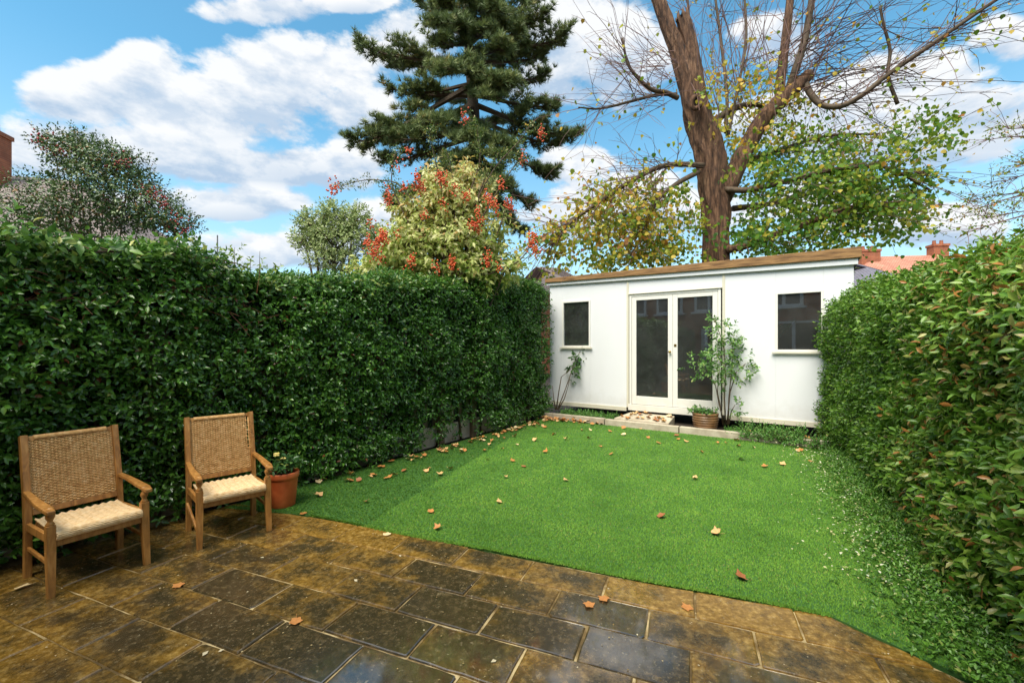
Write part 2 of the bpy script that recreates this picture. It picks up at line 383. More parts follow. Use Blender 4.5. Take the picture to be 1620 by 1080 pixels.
def mat_glass():
    m, t, b, o = newmat('window_glass'); t.nodes.remove(b)
    g = t.nodes.new('ShaderNodeBsdfGlossy'); g.inputs['Roughness'].default_value = .012; g.inputs[0].default_value = (.95,.97,1,1)
    tr = t.nodes.new('ShaderNodeBsdfTransparent'); tr.inputs[0].default_value = (.72,.76,.78,1)
    fr = t.nodes.new('ShaderNodeFresnel'); fr.inputs[0].default_value = 2.1
    mx = t.nodes.new('ShaderNodeMixShader'); t.links.new(fr.outputs[0], mx.inputs[0]); t.links.new(tr.outputs[0], mx.inputs[1]); t.links.new(g.outputs[0], mx.inputs[2])
    df = t.nodes.new('ShaderNodeBsdfDiffuse'); df.inputs[0].default_value = (.5,.52,.5,1); m2 = t.nodes.new('ShaderNodeMixShader')
    t.links.new(ramp(t, tnoise(t, 2.5, 6, .65), [(.3,(.03,.03,.03)),(.75,(.09,.09,.09))]), m2.inputs[0]); t.links.new(mx.outputs[0], m2.inputs[1]); t.links.new(df.outputs[0], m2.inputs[2])
    t.links.new(m2.outputs[0], o.inputs[0]); return m
M_glass = mat_glass()
M_brass = mat_flat('brass', (.35,.22,.06), (.5,.34,.12), 20, .35); M_brass.node_tree.nodes['Principled BSDF'].inputs['Metallic'].default_value = .9
def mat_brick(name, scale=1.0):
    m, t, b, o = newmat(name)
    c = t.nodes.new('ShaderNodeTexCoord'); k = t.nodes.new('ShaderNodeTexBrick')
    mp = t.nodes.new('ShaderNodeMapping'); mp.inputs['Rotation'].default_value = (R(90), 0, 0)
    t.links.new(c.outputs['Object'], mp.inputs[0]); t.links.new(mp.outputs[0], k.inputs[0])
    k.inputs['Color1'].default_value = (.42,.12,.045,1); k.inputs['Color2'].default_value = (.30,.075,.03,1); k.inputs['Mortar'].default_value = (.3,.2,.13,1)
    k.inputs['Scale'].default_value = scale; k.inputs['Brick Width'].default_value = .225; k.inputs['Row Height'].default_value = .075; k.inputs['Mortar Size'].default_value = .008
    cc = mixn(t, .6, k.outputs[0], ramp(t, tnoise(t, 3, 5), [(.3,(.55,.5,.5)),(.7,(1.3,1.25,1.2))]), 'MULTIPLY')
    t.links.new(cc, b.inputs['Base Color']); b.inputs['Roughness'].default_value = .85; bump(t, b, k.outputs['Fac'], -.4, .01); return m
M_brick = mat_brick('red_brick')
def mat_tiles(name, c1, c2):
    m, t, b, o = newmat(name)
    c = t.nodes.new('ShaderNodeTexCoord'); k = t.nodes.new('ShaderNodeTexBrick'); t.links.new(c.outputs['UV'], k.inputs[0])
    k.inputs['Color1'].default_value = (*c1,1); k.inputs['Color2'].default_value = (*c2,1); k.inputs['Mortar'].default_value = tuple(x*.35 for x in c1)+(1,)
    k.inputs['Scale'].default_value = 1; k.inputs['Brick Width'].default_value = .17; k.inputs['Row Height'].default_value = .11; k.inputs['Mortar Size'].default_value = .012
    cc = mixn(t, .5, k.outputs[0], ramp(t, tnoise(t, 1.5, 5), [(.3,(.65,.65,.65)),(.7,(1.25,1.25,1.25))]), 'MULTIPLY')
    t.links.new(cc, b.inputs['Base Color']); b.inputs['Roughness'].default_value = .8; bump(t, b, k.outputs['Fac'], -.5, .03); return m
M_tile_grey = mat_tiles('grey_tiles', (.22,.17,.16), (.28,.22,.2)); M_tile_red = mat_tiles('red_tiles', (.50,.20,.13), (.58,.27,.18)); M_slate = mat_tiles('slate', (.16,.15,.19), (.2,.19,.23))

# ------------------------------------------------------------------ ground
mb = MB(); mb.add([(-300,-120,-.06),(300,-120,-.06),(300,600,-.06),(-300,600,-.06)], [(0,1,2,3)])
tag(mb.build('ground', M_soil), kind='structure')
# house wall and garden axes
KP = Vector((2.21, 8.02, 0)); KD = Vector((.818, -.5752, 0)).normalized(); KN = Vector((.5752, .818, 0)).normalized()   # kerb: to the right, and away
def K(s, off, z=0.0): return KP+KD*s+KN*off+Vector((0,0,z))
HP = Vector((-2.30, 4.66, 0)); HD = Vector((.55, .835, 0)).normalized(); HN = Vector((.835, -.55, 0)).normalized()       # left hedge
def Hh(t, off=0.0, z=0.0): return HP+HD*t+HN*off+Vector((0,0,z))

# ------------------------------------------------------------------ patio
PA = math.atan2(.374, .927)
def UV(u, v): return Vector((math.cos(PA)*u+math.sin(PA)*v, -math.sin(PA)*u+math.cos(PA)*v, 0))
def toUV(p): return (math.cos(PA)*p.x-math.sin(PA)*p.y, math.sin(PA)*p.x+math.cos(PA)*p.y)
mb = MB(); mb.add([(-5.6,-3,-.0075),(1.9,-3,-.0075),(1.55,2.0,-.0075),(1.2,2.55,-.0075),(.7,2.9,-.0075),(-3.9,2.9,-.0075),(-5.6,1.2,-.0075)], [tuple(range(7))])
mb2 = MB()
patio = mb.build('patio', M_mortar); patio.rotation_euler = (0, 0, -PA); tag(patio, kind='structure')
def clip(poly, p, n):
    out = []
    for i in range(len(poly)):
        a, b = poly[i], poly[(i+1)%len(poly)]
        da = (a[0]-p[0])*n[0]+(a[1]-p[1])*n[1]; db = (b[0]-p[0])*n[0]+(b[1]-p[1])*n[1]
        if da <= 0: out.append(a)
        if (da < 0 < db) or (db < 0 < da):
            k = da/(da-db); out.append((a[0]+(b[0]-a[0])*k, a[1]+(b[1]-a[1])*k))
    return out
hp = toUV(Hh(0, -.02)); hn = toUV(-HN)
CL = [((.72,2.92),(.62,.78)), ((1.12,2.60),(.9,.43)), (hp, hn)]
VL = [2.905-.2865*i for i in range(0, 18)]
starts = [.053, -.215, .04, .29, .07, .34, .12, .4]
for r in range(len(VL)-1):
    v1, v0 = VL[r], VL[r+1]
    u = starts[r % 8]-.525*12
    if r > 7: u += random.uniform(0, .5)
    while u < 1.9:
        u1 = u+.525+random.uniform(-.012, .012)
        g = .0035+random.uniform(0, .0025)
        poly = [(u+g,v0+g),(u1-g,v0+g),(u1-g,v1-g),(u+g,v1-g)]
        if r == 0: poly = [(x, y+(.02*math.sin(x*2.1) if y > v0+.1 else 0)) for x, y in poly]
        if len(poly) == 4:      # knocked corners
            q4 = []
            for i4 in range(4):
                p0, p1, p2 = poly[i4-1], poly[i4], poly[(i4+1)%4]; c4 = random.choice((.004,.006,.009,.015)) if random.random() < .75 else .003
                for pp_ in (p0, p2): L4 = math.hypot(pp_[0]-p1[0], pp_[1]-p1[1]); q4.append((p1[0]+(pp_[0]-p1[0])*c4*random.uniform(.6,1.2)/L4, p1[1]+(pp_[1]-p1[1])*c4*random.uniform(.6,1.2)/L4))
            poly = q4
        for p, n in CL: poly = clip(poly, p, n) if poly else poly
        u = u1
        if len(poly) < 3: continue
        A = abs(sum(poly[i][0]*poly[(i+1)%len(poly)][1]-poly[(i+1)%len(poly)][0]*poly[i][1] for i in range(len(poly))))/2
        if A < .012: continue
        cx = sum(p[0] for p in poly)/len(poly); cy = sum(p[1] for p in poly)/len(poly)
        wp = UV(cx, cy)
        if wp.y < -1.4: continue
        # uneven hand-cut edge: subdivide the outline a little
        fine = []
        for i in range(len(poly)):
            a, b = poly[i], poly[(i+1)%len(poly)]
            L = math.hypot(b[0]-a[0], b[1]-a[1]); k = max(1, int(L/.09))
            for j in range(k): 
                q = (a[0]+(b[0]-a[0])*j/k, a[1]+(b[1]-a[1])*j/k); jj = .0034
                fine.append((q[0]+random.uniform(-jj,jj), q[1]+random.uniform(-jj,jj)))
        n = len(fine); tx, ty, tz = random.gauss(0,.004), random.gauss(0,.006), random.gauss(0,.0012)
        def ring(s, z): return [((x-cx)*(1-s/.5*.5 if False else 1)-math.copysign(min(abs(x-cx), s), x-cx), (y-cy)-math.copysign(min(abs(y-cy), s), y-cy), z+tz+tx*(x-cx)+ty*(y-cy)) for x, y in fine]
        mb = MB(); mb.add(ring(0,-.03)+ring(0,-.006)+ring(.003,-.001)+ring(.009,.001),
            [(k*n+i, k*n+(i+1)%n, (k+1)*n+(i+1)%n, (k+1)*n+i) for k in range(3) for i in range(n)]+[tuple(range(3*n,4*n))])
        s = mb.build('paving_slab', M_slab, patio, world=False, smooth=False)
        s.location = (cx, cy, 0)
        # sandy edge row and algae-stained corner by the chairs; worn dark flags in between
        sx = .5+(.42 if r == 0 else 0)+(.24 if wp.x < -2.0 else 0)+(-.20 if (-1.8 < wp.x < .2 and r > 1) else 0)+(.25 if wp.x > .7 else 0)
        s.color = (sx, sx, sx, 1)

# ------------------------------------------------------------------ lawn
lawn_poly = [Hh(-.72,.02), Hh(5.28,.0), K(-1.86,-.0), K(2.95,.0), Vector((4.85,6.3,0)), Vector((3.45,3.75,0)), Vector((2.75,2.45,0)), Vector((2.3,1.5,0)), UV(1.38,2.2), UV(1.16,2.60), UV(.74,2.91)]
for k in range(1, 9): lawn_poly.append(UV(.74-k*.48, 2.915+.012*math.sin(k*1.9)))
m, t, b, o = newmat('turf_backing'); 
t.links.new(ramp(t, tnoise(t, 180, 3, coord='Object'), [(.3,(.025,.085,.012)),(.7,(.05,.155,.022))]), b.inputs['Base Color']); b.inputs['Roughness'].default_value = .8
mb = MB(); n = len(lawn_poly); mb.add([(p.x,p.y,-.03) for p in lawn_poly]+[(p.x,p.y,.004) for p in lawn_poly], [tuple(range(n,2*n))]+[(i,(i+1)%n,n+(i+1)%n,n+i) for i in range(n)])
lawn = tag(mb.build('lawn', m), kind='structure')
LP = np.array([[p.x,p.y] for p in lawn_poly])
def inpoly(P, poly):
    c = np.zeros(len(P), bool); j = len(poly)-1
    for i in range(len(poly)):
        xi, yi = poly[i]; xj, yj = poly[j]
        k = ((yi > P[:,1]) != (yj > P[:,1])) & (P[:,0] < (xj-xi)*(P[:,1]-yi)/(yj-yi+1e-12)+xi); c ^= k; j = i
    return c
P = np.column_stack([rng.uniform(-2.9,5,1600000), rng.uniform(1.35,9.3,1600000)])
P = P[rng.uniform(0,1,len(P)) < np.clip((3.2/np.maximum(P[:,1],2.0))**1.6, 0, 1)]
P = P[inpoly(P, LP)][:330000]
E = []
for i in range(9000):      # ragged lip of the turf along the paving
    k = rng.uniform(-.05, len(lawn_poly)-10); u_ = .74-rng.uniform(0,8)*.48; q = UV(u_, 2.912+.012*math.sin((.74-u_)/.48*1.9)+rng.normal(0,.008)); E.append((q.x,q.y))
P = np.concatenate([P, np.array(E)])
seamA, seamB = G(579,830), G(758,722)
sn = np.array([-(seamB-seamA).y, (seamB-seamA).x]); sn /= np.linalg.norm(sn)
side = (P-np.array([seamA.x,seamA.y]))@sn
def mat_turf(name, stops):
    m, t, b, o = newmat(name)
    a = t.nodes.new('ShaderNodeAttribute'); a.attribute_name = 'rnd'
    ge = t.nodes.new('ShaderNodeNewGeometry'); nz = t.nodes.new('ShaderNodeTexNoise'); nz.inputs['Scale'].default_value = 1.6; nz.inputs['Detail'].default_value = 6; nz.inputs['Roughness'].default_value = .65; t.links.new(ge.outputs['Position'], nz.inputs['Vector'])
    c = ramp(t, a.outputs['Fac'], stops)
    c = mixn(t, .8, c, ramp(t, nz.outputs['Fac'], [(.28,(.55,.62,.5)),(.5,(1,1,1)),(.72,(1.55,1.3,1.4))]), 'MULTIPLY')
    t.links.new(c, b.inputs['Base Color']); b.inputs['Roughness'].default_value = .75; b.inputs['Specular IOR Level'].default_value = .15
    return m
M_turf = mat_turf('turf_pile', [(0,(.070,.170,.018)),(.45,(.104,.238,.026)),(.9,(.138,.295,.037)),(.97,(.17,.27,.05)),(1,(.26,.22,.08))])
blade = (np.array([(-.5,0,0),(.5,0,0),(.0,1,0)]), [(0,1,2)])
for nm, msk, lean in (('turf_pile', side < 0, np.array([.35,.55,.75])), ('turf_pile', side >= 0, np.array([-.1,-.5,.55]))):
    Q = P[msk]; n = len(Q); L = rng.uniform(.007,.013,n)*(1+.05*Q[:,1])
    ax = nrm(lean[None,:]+rng.normal(0,.42,(n,3))*np.array([1,1,.5])); ax[:,2] = np.abs(ax[:,2])+.1; ax = nrm(ax)
    fr = frames(ax, rng.normal(0,1,(n,3)))
    wd = .0042*(1+.16*Q[:,1]); fr[:,:,0] *= (wd/L)[:,None]
    o = foliage(nm, blade, np.column_stack([Q, np.full(n,.004)]), fr, L, rng.uniform(0,1,n), M_turf, lawn)
# ------------------------------------------------------------------ kerb, bed, step
mb = MB()
for (a, b_) in ((-1.92,-.55),(-.54,.82),(.83,2.02),(2.03,3.1)):
    j = random.uniform(-.006,.006)
    mb = MB(); c = (K(a,.05)+K(b_,.05))/2; mb.box((c.x,c.y,.030+j), ((b_-a)-.008,.10,.17), math.atan2(KD.y,KD.x))
    if a < -1.9: kerb = empty('kerb', K(0,.05)); tag(kerb, 'low pale concrete kerb edging the lawn before the white garden room', 'kerb')
    mb.build('kerb_stone', M_conc, kerb, bevel=.008)
mb = MB(); A = [K(-1.9,.1,.06),K(3.2,.1,.06),K(3.2,2,.06),K(-1.9,2,.06)]; mb.add(A, [(0,1,2,3)])
tag(mb.build('planting_bed', M_soil), kind='structure')

# ------------------------------------------------------------------ garden room
WO = .55
shed = empty('garden_room', K(0,WO)); tag(shed, 'long white flat roofed garden room with glazed double doors and timber fascia', 'garden room')
rzK = math.atan2(KD.y, KD.x)
SL, SR = -2.06, 3.24
def topz(s): return 2.845+(s-SL)/(SR-SL)*(2.755-2.845)
def wbox(mb, s0, s1, o0, o1, z0, z1, z0b=None, z1b=None):
    z0b = z0 if z0b is None else z0b; z1b = z1 if z1b is None else z1b
    vs = [K(s0,WO+o0,z0),K(s1,WO+o0,z0b),K(s1,WO+o1,z0b),K(s0,WO+o1,z0),K(s0,WO+o0,z1),K(s1,WO+o0,z1b),K(s1,WO+o1,z1b),K(s0,WO+o1,z1)]
    mb.add(vs, [(3,2,1,0),(4,5,6,7),(0,1,5,4),(1,2,6,5),(2,3,7,6),(3,0,4,7)])
def wpart(name, mat, s0, s1, o0, o1, z0, z1, z0b=None, z1b=None, parent=None, bevel=.003):
    mb = MB(); wbox(mb, s0,s1,o0,o1,z0,z1,z0b,z1b); return mb.build(name, mat, parent or shed, bevel=bevel)
LW = (-1.745,-1.09,1.49,2.47); RW = (2.225,2.865,1.42,2.385)
DZ0, DZ1, DL, DR = .25, 2.52, -.25, 1.40
def panel(s0, s1, z0, hole=None, nm='wall_panel'):
    mb = MB(); T = .05
    if hole:
        a, b_, c, d = hole
        wbox(mb, s0,a-.001,0,T,z0,topz(s0),None,topz(a)); wbox(mb, b_+.001,s1,0,T,z0,topz(b_),None,topz(s1))
        wbox(mb, a,b_,0.0,T,z0,c); wbox(mb, a,b_,0.0,T,d,topz(a),None,topz(b_))
    else: wbox(mb, s0,s1,0,T,z0,topz(s0),None,topz(s1))
    return mb.build(nm, M_white, shed)
panel(SL, -.30, .30, LW); panel(-.27, 1.43, DZ1+.02); panel(1.46, SR, .30, RW)
for s in (-.285, 1.445): wpart('cover_strip', M_trim, s-.022, s+.022, -.012, .03, .30, topz(s)-.002)
wpart('base_trim', M_trim, SL-.01, DL-.06, -.02, .04, .225, .305); wpart('base_trim', M_trim, DR+.06, SR+.01, -.02, .04, .225, .305)
wpart('fascia_board', M_white, SL-.06, SR+.05, -.05, -.012, 2.845, 2.925, 2.735, 2.825)
wpart('timber_fascia', M_fascia, SL-.08, SR+.09, -.085, -.045, 2.905, 2.995, 2.83, 2.99, bevel=.006)
wpart('roof', M_felt, SL-.07, SR+.08, -.044, 2.6, 2.93, 2.985, 2.84, 2.98)
# side, back and floor of the room
wpart('side_wall', M_white, SL, SL+.05, .051, 2.5, .25, 2.9); wpart('side_wall', M_white, SR-.05, SR, .051, 2.5, .25, 2.83)
wpart('back_wall', M_inside, SL+.05, SR-.05, 2.4, 2.45, .25, 2.84); wpart('floor', M_inside, SL+.05, SR-.05, .06, 2.4, .24, .34)
wpart('ceiling_lining', M_inside, SL+.051, SR-.051, .06, 2.4, 2.68, 2.70)
wpart('wall_lining', M_inside, SL+.051, SL+.06, .06, 2.39, .345, 2.675); wpart('wall_lining', M_inside, SR-.06, SR-.051, .06, 2.39, .345, 2.675)
def frame_parts(mb, a, b_, c, d, w, o0, o1):
    wbox(mb, a, a+w, o0,o1, c, d); wbox(mb, b_-w, b_, o0,o1, c, d); wbox(mb, a+w, b_-w, o0+.001,o1-.001, c, c+w); wbox(mb, a+w, b_-w, o0+.001,o1-.001, d-w, d)
for (a,b_,c,d) in (LW, RW):
    mb = MB(); frame_parts(mb, a-.005, b_+.005, c-.005, d+.005, .035, -.018, .045); wd = mb.build('window', M_frame, shed, bevel=.003)
    mb = MB(); wbox(mb, a+.03, b_-.03, .012, .017, c+.03, d-.03); mb.build('pane', M_glass, wd)
    mb = MB(); wbox(mb, a-.05, b_+.05, -.05, -.0185, c-.035, c-.006); mb.build('sill', M_trim, wd, bevel=.004)
# door frame
mb = MB(); wbox(mb, DL, DL+.045, -.016, .06, DZ0+.12, DZ1); wbox(mb, DR-.045, DR, -.016, .06, DZ0+.12, DZ1); wbox(mb, DL+.0455, DR-.0455, -.014, .06, DZ1-.04, DZ1); wbox(mb, DL-.02, DR+.02, -.03, .06, DZ0, DZ0+.118)
mb.build('door_frame', M_frame, shed, bevel=.003)
wpart('drip_rail', M_trim, DL-.02, DR+.02, -.035, -.0165, DZ1+.002, DZ1+.02)
mid = .578
for (a, b_, knob) in ((DL+.05, mid-.002, 1), (mid+.002, DR-.05, -1)):
    mb = MB(); c, d = DZ0+.125, DZ1-.045; w = .085
    wbox(mb, a, a+w, -.006, .034, c, d); wbox(mb, b_-w, b_, -.006,.034, c, d); wbox(mb, a+w, b_-w, -.0055,.0335, c, c+.16); wbox(mb, a+w, b_-w, -.0055,.0335, d-.075, d)
    dr = mb.build('door', M_frame, shed, bevel=.004)
    mb = MB(); wbox(mb, a+w-.004, b_-w+.004, .012, .016, c+.156, d-.071); mb.build('pane', M_glass, dr)
    sx = b_-.04 if knob > 0 else a+.045; z = 1.40 if knob > 0 else 1.52
    mb = MB()
    if knob > 0: 
        p = K(sx, WO-.006, z); mb.tube([p, p-KN*.03], .009, 8); mb.tube([p-KN*.028, p-KN*.036, p-KN*.055, p-KN*.062], [.014,.026,.026,.012], 12)
        mb.build('door_knob', M_brass, dr, smooth=True)
    else: 
        p = K(sx, WO-.0065, z); mb.box((p.x,p.y,p.z), (.045,.008,.05), rzK); mb.build('lock_plate', M_brass, dr)
# step
mb = MB()
vs = [K(-.40,.12,.02),K(.62,.12,.02),K(.62,.52,.02),K(-.22,.52,.02),K(-.40,.12,.135),K(.62,.12,.135),K(.62,.52,.215),K(-.22,.52,.215)]
mb.add(vs, [(3,2,1,0),(4,5,6,7),(0,1,5,4),(1,2,6,5),(2,3,7,6),(3,0,4,7)])
tag(mb.build('door_step', M_conc, bevel=.01), 'sloping concrete slab step strewn with leaves below the glazed doors', 'step')
# things kept inside, seen through the right window
mb = MB(); pts = [K(1.75+.09*i, WO+.34+.04*i, 1.36+.075*i+.012*math.sin(i)) for i in range(9)]
mb.tube(pts, [.03,.05,.07,.08,.085,.08,.07,.05,.02], 10)
M_teal = mat_flat('teal_plastic', (.02,.28,.24), (.03,.36,.3), 5, .4)
kyo = mb.build('padded_bag', M_teal, smooth=True); tag(kyo, 'teal slanting roll seen through the right hand window', 'bag')

# ------------------------------------------------------------------ the house behind the viewer (mirrored in the panes)
house = empty('brick_house', UV(0,-2.2)); house.rotation_euler = (0,0,-PA); tag(house, 'red brick house with white sash windows mirrored in the garden room panes', 'house')
def hpart(name, mat, boxes, parent=house):
    mb = MB()
    for c, s in boxes: mb.box(c, s)
    o = mb.build(name, mat, parent, world=False); return o
wins = [(-6.6,1.5,1.9,1.5),(-3.9,1.5,1.7,1.5),(-1.3,1.25,1.7,2.4),(3.6,1.5,1.9,1.5)]
xs = -9.0; bl = []
for (x,z,w,h) in wins:
    bl.append((((xs+x-w/2)/2,-.15,1.5),(x-w/2-xs,.3,3.0))); bl.append(((x,-.15,(z-h/2)/2),(w,.3,z-h/2))); bl.append(((x,-.15,(3+z+h/2)/2),(w,.3,3-z-h/2))); xs = x+w/2
bl.append((((xs+9)/2,-.15,1.5),(9-xs,.3,3.0))); bl.append(((0,-.15,4.2),(18,.3,2.39)))
hpart('wall', M_brick, bl)
for (x,z,w,h) in wins:
    fb = []
    for k in (-1,0,1): fb.append(((x+k*(w/2-.05),-.05,z),(.10,.12,h)))
    for k in (-1,0,1): fb.append(((x,-.05,z+k*(h/2-.04)),(w-.2,.09,.08)))
    wf = hpart('window', M_white, fb)
    o = hpart('pane', M_glass, [((x,-.08,z),(w-.1,.01,h-.1))], wf)
    o = hpart('sill', M_white, [((x,.06,z-h/2-.05),(w+.2,.2,.08))], wf)
    o = hpart('blind', M_inside, [((x,-.6,z),(w,.02,h))], wf)
for x in (-8.0,-6.2,-4.4,-1.6,1.4,4.2):
    z, w, h = 3.75, 1.25, 1.5; fb = [((x+k*(w/2-.05),.03,z),(.10,.08,h)) for k in (-1,0,1)]+[((x,.03,z+k*(h/2-.04)),(w-.21,.06,.08)) for k in (-1,.1,1)]
    wf = hpart('window', M_white, fb); hpart('pane', M_slate, [((x,.01,z),(w-.1,.02,h-.1))], wf); hpart('sill', M_white, [((x,.08,z-h/2-.05),(w+.2,.2,.08))], wf)
mb = MB(); mb.add([(-9.3,.4,5.3),(9.3,.4,5.3),(9.3,-4,8.2),(-9.3,-4,8.2),(-9.3,.4,5.38),(9.3,.4,5.38),(9.3,-4,8.28),(-9.3,-4,8.28)], [(3,2,1,0),(4,5,6,7),(0,1,5,4),(1,2,6,5),(2,3,7,6),(3,0,4,7)])
mb.build('roof', M_slate, house, world=False)

# ------------------------------------------------------------------ distant houses
def uvroof(me, scale=1.0):
    uv = me.uv_layers.new(name='UVMap')
    for p in me.polygons:
        n = p.normal; t1 = Vector((0,0,1)).cross(n)
        t1 = t1.normalized() if t1.length > .01 else Vector((1,0,0)); t2 = n.cross(t1)
        for li in p.loop_indices:
            co = me.vertices[me.loops[li].vertex_index].co; uv.data[li].uv = (co.dot(t1)*scale, co.dot(t2)*scale)
def far_house(label, loc, rz, L, D, eave, ridge, roofmat, chims, hip=True):
    h = empty('house', loc, rz); tag(h, label, 'house')
    mb = MB(); mb.box((0,0,eave/2),(L,D,eave)); mb.build('wall', M_brick, h, world=False)
    mb = MB(); e = .3; hx = L/2-(D/2 if hip else 0)
    vs = [(-L/2-e,-D/2-e,eave),(L/2+e,-D/2-e,eave),(L/2+e,D/2+e,eave),(-L/2-e,D/2+e,eave),(-hx,0,ridge),(hx,0,ridge)]
    mb.add(vs, [(0,1,5,4),(1,2,5),(2,3,4,5),(3,0,4),(3,2,1,0)])
    me = mb.mesh('roof'); uvroof(me); rf = link('roof', me, roofmat, h, world=False)
    for (x,y,z0,w,d,ht) in chims:
        mb = MB(); mb.box((x,y,z0+ht/2),(w,d,ht)); mb.box((x,y,z0+ht+.03),(w+.1,d+.1,.16)); 
        for k in (-1,1): mb.lathe([(.11,z0+ht+.1),(.13,z0+ht+.12),(.1,z0+ht+.4),(.12,z0+ht+.42)], (x+k*w*.24,y,0), 10, True)
        mb.build('chimney', M_brick, rf, world=False)
    return h
far_house('grey tiled house with tall orange brick chimney at the left edge', (-20.3, 17.8, 0), R(12), 13, 9, 5.0, 8.45, M_tile_grey, [(-.15,-.9,7.3,.9,.75,2.4)])
far_house('red tiled houses with two brick chimneys beyond the right hedge', (29.5, 33.0, 0), R(-8), 12, 8, 5.5, 8.35, M_tile_red, [(-2.6,-.4,7.5,1.3,.8,1.15),(2.4,0,7.8,1.0,.7,1.2)])
far_house('slate roofed house just right of the garden room roof', (21.0, 26.5, 0), R(25), 6, 7, 4.4, 6.5, M_slate, [])
far_house('low pinkish roof glimpsed left of the garden room', (2.2, 27.0, 0), R(12), 4.5, 6, 4.4, 6.4, M_tile_grey, [])

# ------------------------------------------------------------------ fence behind the left hedge
fence = empty('fence', Hh(3.6,-.30)); tag(fence, 'weathered timber fence with posts behind the long left hedge', 'fence')
rzH = math.atan2(HD.y, HD.x)
def hbox(mb, t0, t1, off, th, z0, z1):
    c = Hh((t0+t1)/2, off); mb.box((c.x,c.y,(z0+z1)/2), (t1-t0, th, z1-z0), rzH)
def tpx(px):     # where along the hedge a bearing meets its face
    r = (px-CX)/FOC; return (HP.x-r*HP.y)/(r*HD.y-HD.x)
tA, tB = tpx(712), tpx(762)
posts = [tA, tB, tB+1.83]+[tA-1.83*k for k in range(1,6)]
for i, t_ in enumerate(posts):
    mb = MB(); hbox(mb, t_-.05, t_+.05, -.20, .10, -.05, 1.72); mb.build('post', M_fencewood, fence, bevel=.006)
srt = sorted(posts)
bme = None
for a, b_ in zip(srt[:-1], srt[1:]):
    mb = MB(); hbox(mb, a+.055, b_-.055, -.235, .04, -.04, .26); mb.build('gravel_board', M_conc, fence, bevel=.005)
    k = 0; x = a+.06
    while x < b_-.06:
        mb = MB(); hbox(mb, x, min(x+.098, b_-.06), -.245-.006*(k%2), .018, .265, 1.7); mb.build('board', M_fencewood, fence); x += .102; k += 1

# ------------------------------------------------------------------ left hedge
LEAF_HI = leaf_hi(.46,.09,.2); LEAF_LO = leaf_lo(.5,.09,.18)
M_hedgeL = mat_leaf('hedge_leaf_dark', [(0,(.024,.070,.011)),(.35,(.06,.165,.022)),(.7,(.115,.28,.036)),(.9,(.22,.40,.07)),(.95,(.22,.26,.07)),(.975,(.10,.05,.02)),(1,(.20,.06,.02))], .24, .15)
M_hedgeTop = mat_leaf('hedge_leaf_fresh', [(0,(.03,.09,.015)),(.4,(.07,.19,.025)),(.8,(.13,.28,.04)),(1,(.34,.40,.10))], .35, .3)
hts = [(-6,2.2),(-3,2.22),(-1.8,2.24),(-1.3,2.30),(-.95,2.30),(-.3,2.22),(.6,2.30),(1.5,2.42),(3,2.6),(4.3,2.75),(5.4,2.82),(5.75,2.7)]
def heightL(t): return np.interp(t, [a for a,_ in hts], [b for _,b in hts])
hedgeL = empty('hedge', Hh(1.5,-.2)); tag(hedgeL, 'tall dark green clipped hedge running along the left side of the garden', 'hedge')
def hedge_points(n, t0, t1, hfun, at, rad, topw, prof_pow=1.0):
    t = rng.uniform(t0, t1, n); H = hfun(t); tot = H+topw; q = rng.uniform(0,1,n)*tot
    on_face = q < H-rad; arc = (~on_face) & (q < H+rad*.571)
    off = np.zeros(n); z = np.where(on_face, q, 0); nf = np.ones(n); nz = np.zeros(n)
    th = (q-(H-rad))/(rad*1.571)*math.pi/2
    off = np.where(arc, -rad+rad*np.cos(th), off); z = np.where(arc, H-rad+rad*np.sin(th), z); nf = np.where(arc, np.cos(th), nf); nz = np.where(arc, np.sin(th), nz)
    top = ~(on_face | arc)
    off = np.where(top, -rad-(q-H-rad*.571), off); z = np.where(top, H, z); nf = np.where(top, 0.05, nf); nz = np.where(top, 1., nz)
    base, nh = at(t)
    P = base+nh*off[:,None]; P[:,2] = z
    Nn = nh*nf[:,None]; Nn[:,2] = nz
    return P, Nn, t, z
def atL(t):
    b_ = np.array(HP)[None,:]+np.array(HD)[None,:]*t[:,None]; return b_.copy(), np.repeat(np.array(HN)[None,:], len(t), 0)
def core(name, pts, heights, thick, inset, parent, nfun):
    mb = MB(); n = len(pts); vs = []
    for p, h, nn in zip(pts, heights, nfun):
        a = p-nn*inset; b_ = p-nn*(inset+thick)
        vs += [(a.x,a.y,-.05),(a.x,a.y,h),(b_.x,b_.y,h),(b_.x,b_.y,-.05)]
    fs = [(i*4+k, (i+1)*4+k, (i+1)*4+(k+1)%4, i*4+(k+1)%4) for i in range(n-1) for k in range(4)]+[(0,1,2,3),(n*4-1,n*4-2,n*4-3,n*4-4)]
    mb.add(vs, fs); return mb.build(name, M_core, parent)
tl = np.linspace(-6, 5.7, 30); tl_ = list(tl)
core('dark_core', [Hh(t) for t in tl_], [float(heightL(t))-.12 for t in tl_], .6, .24, hedgeL, [HN]*30)  # solid dark box added inside the hedge to block see-through
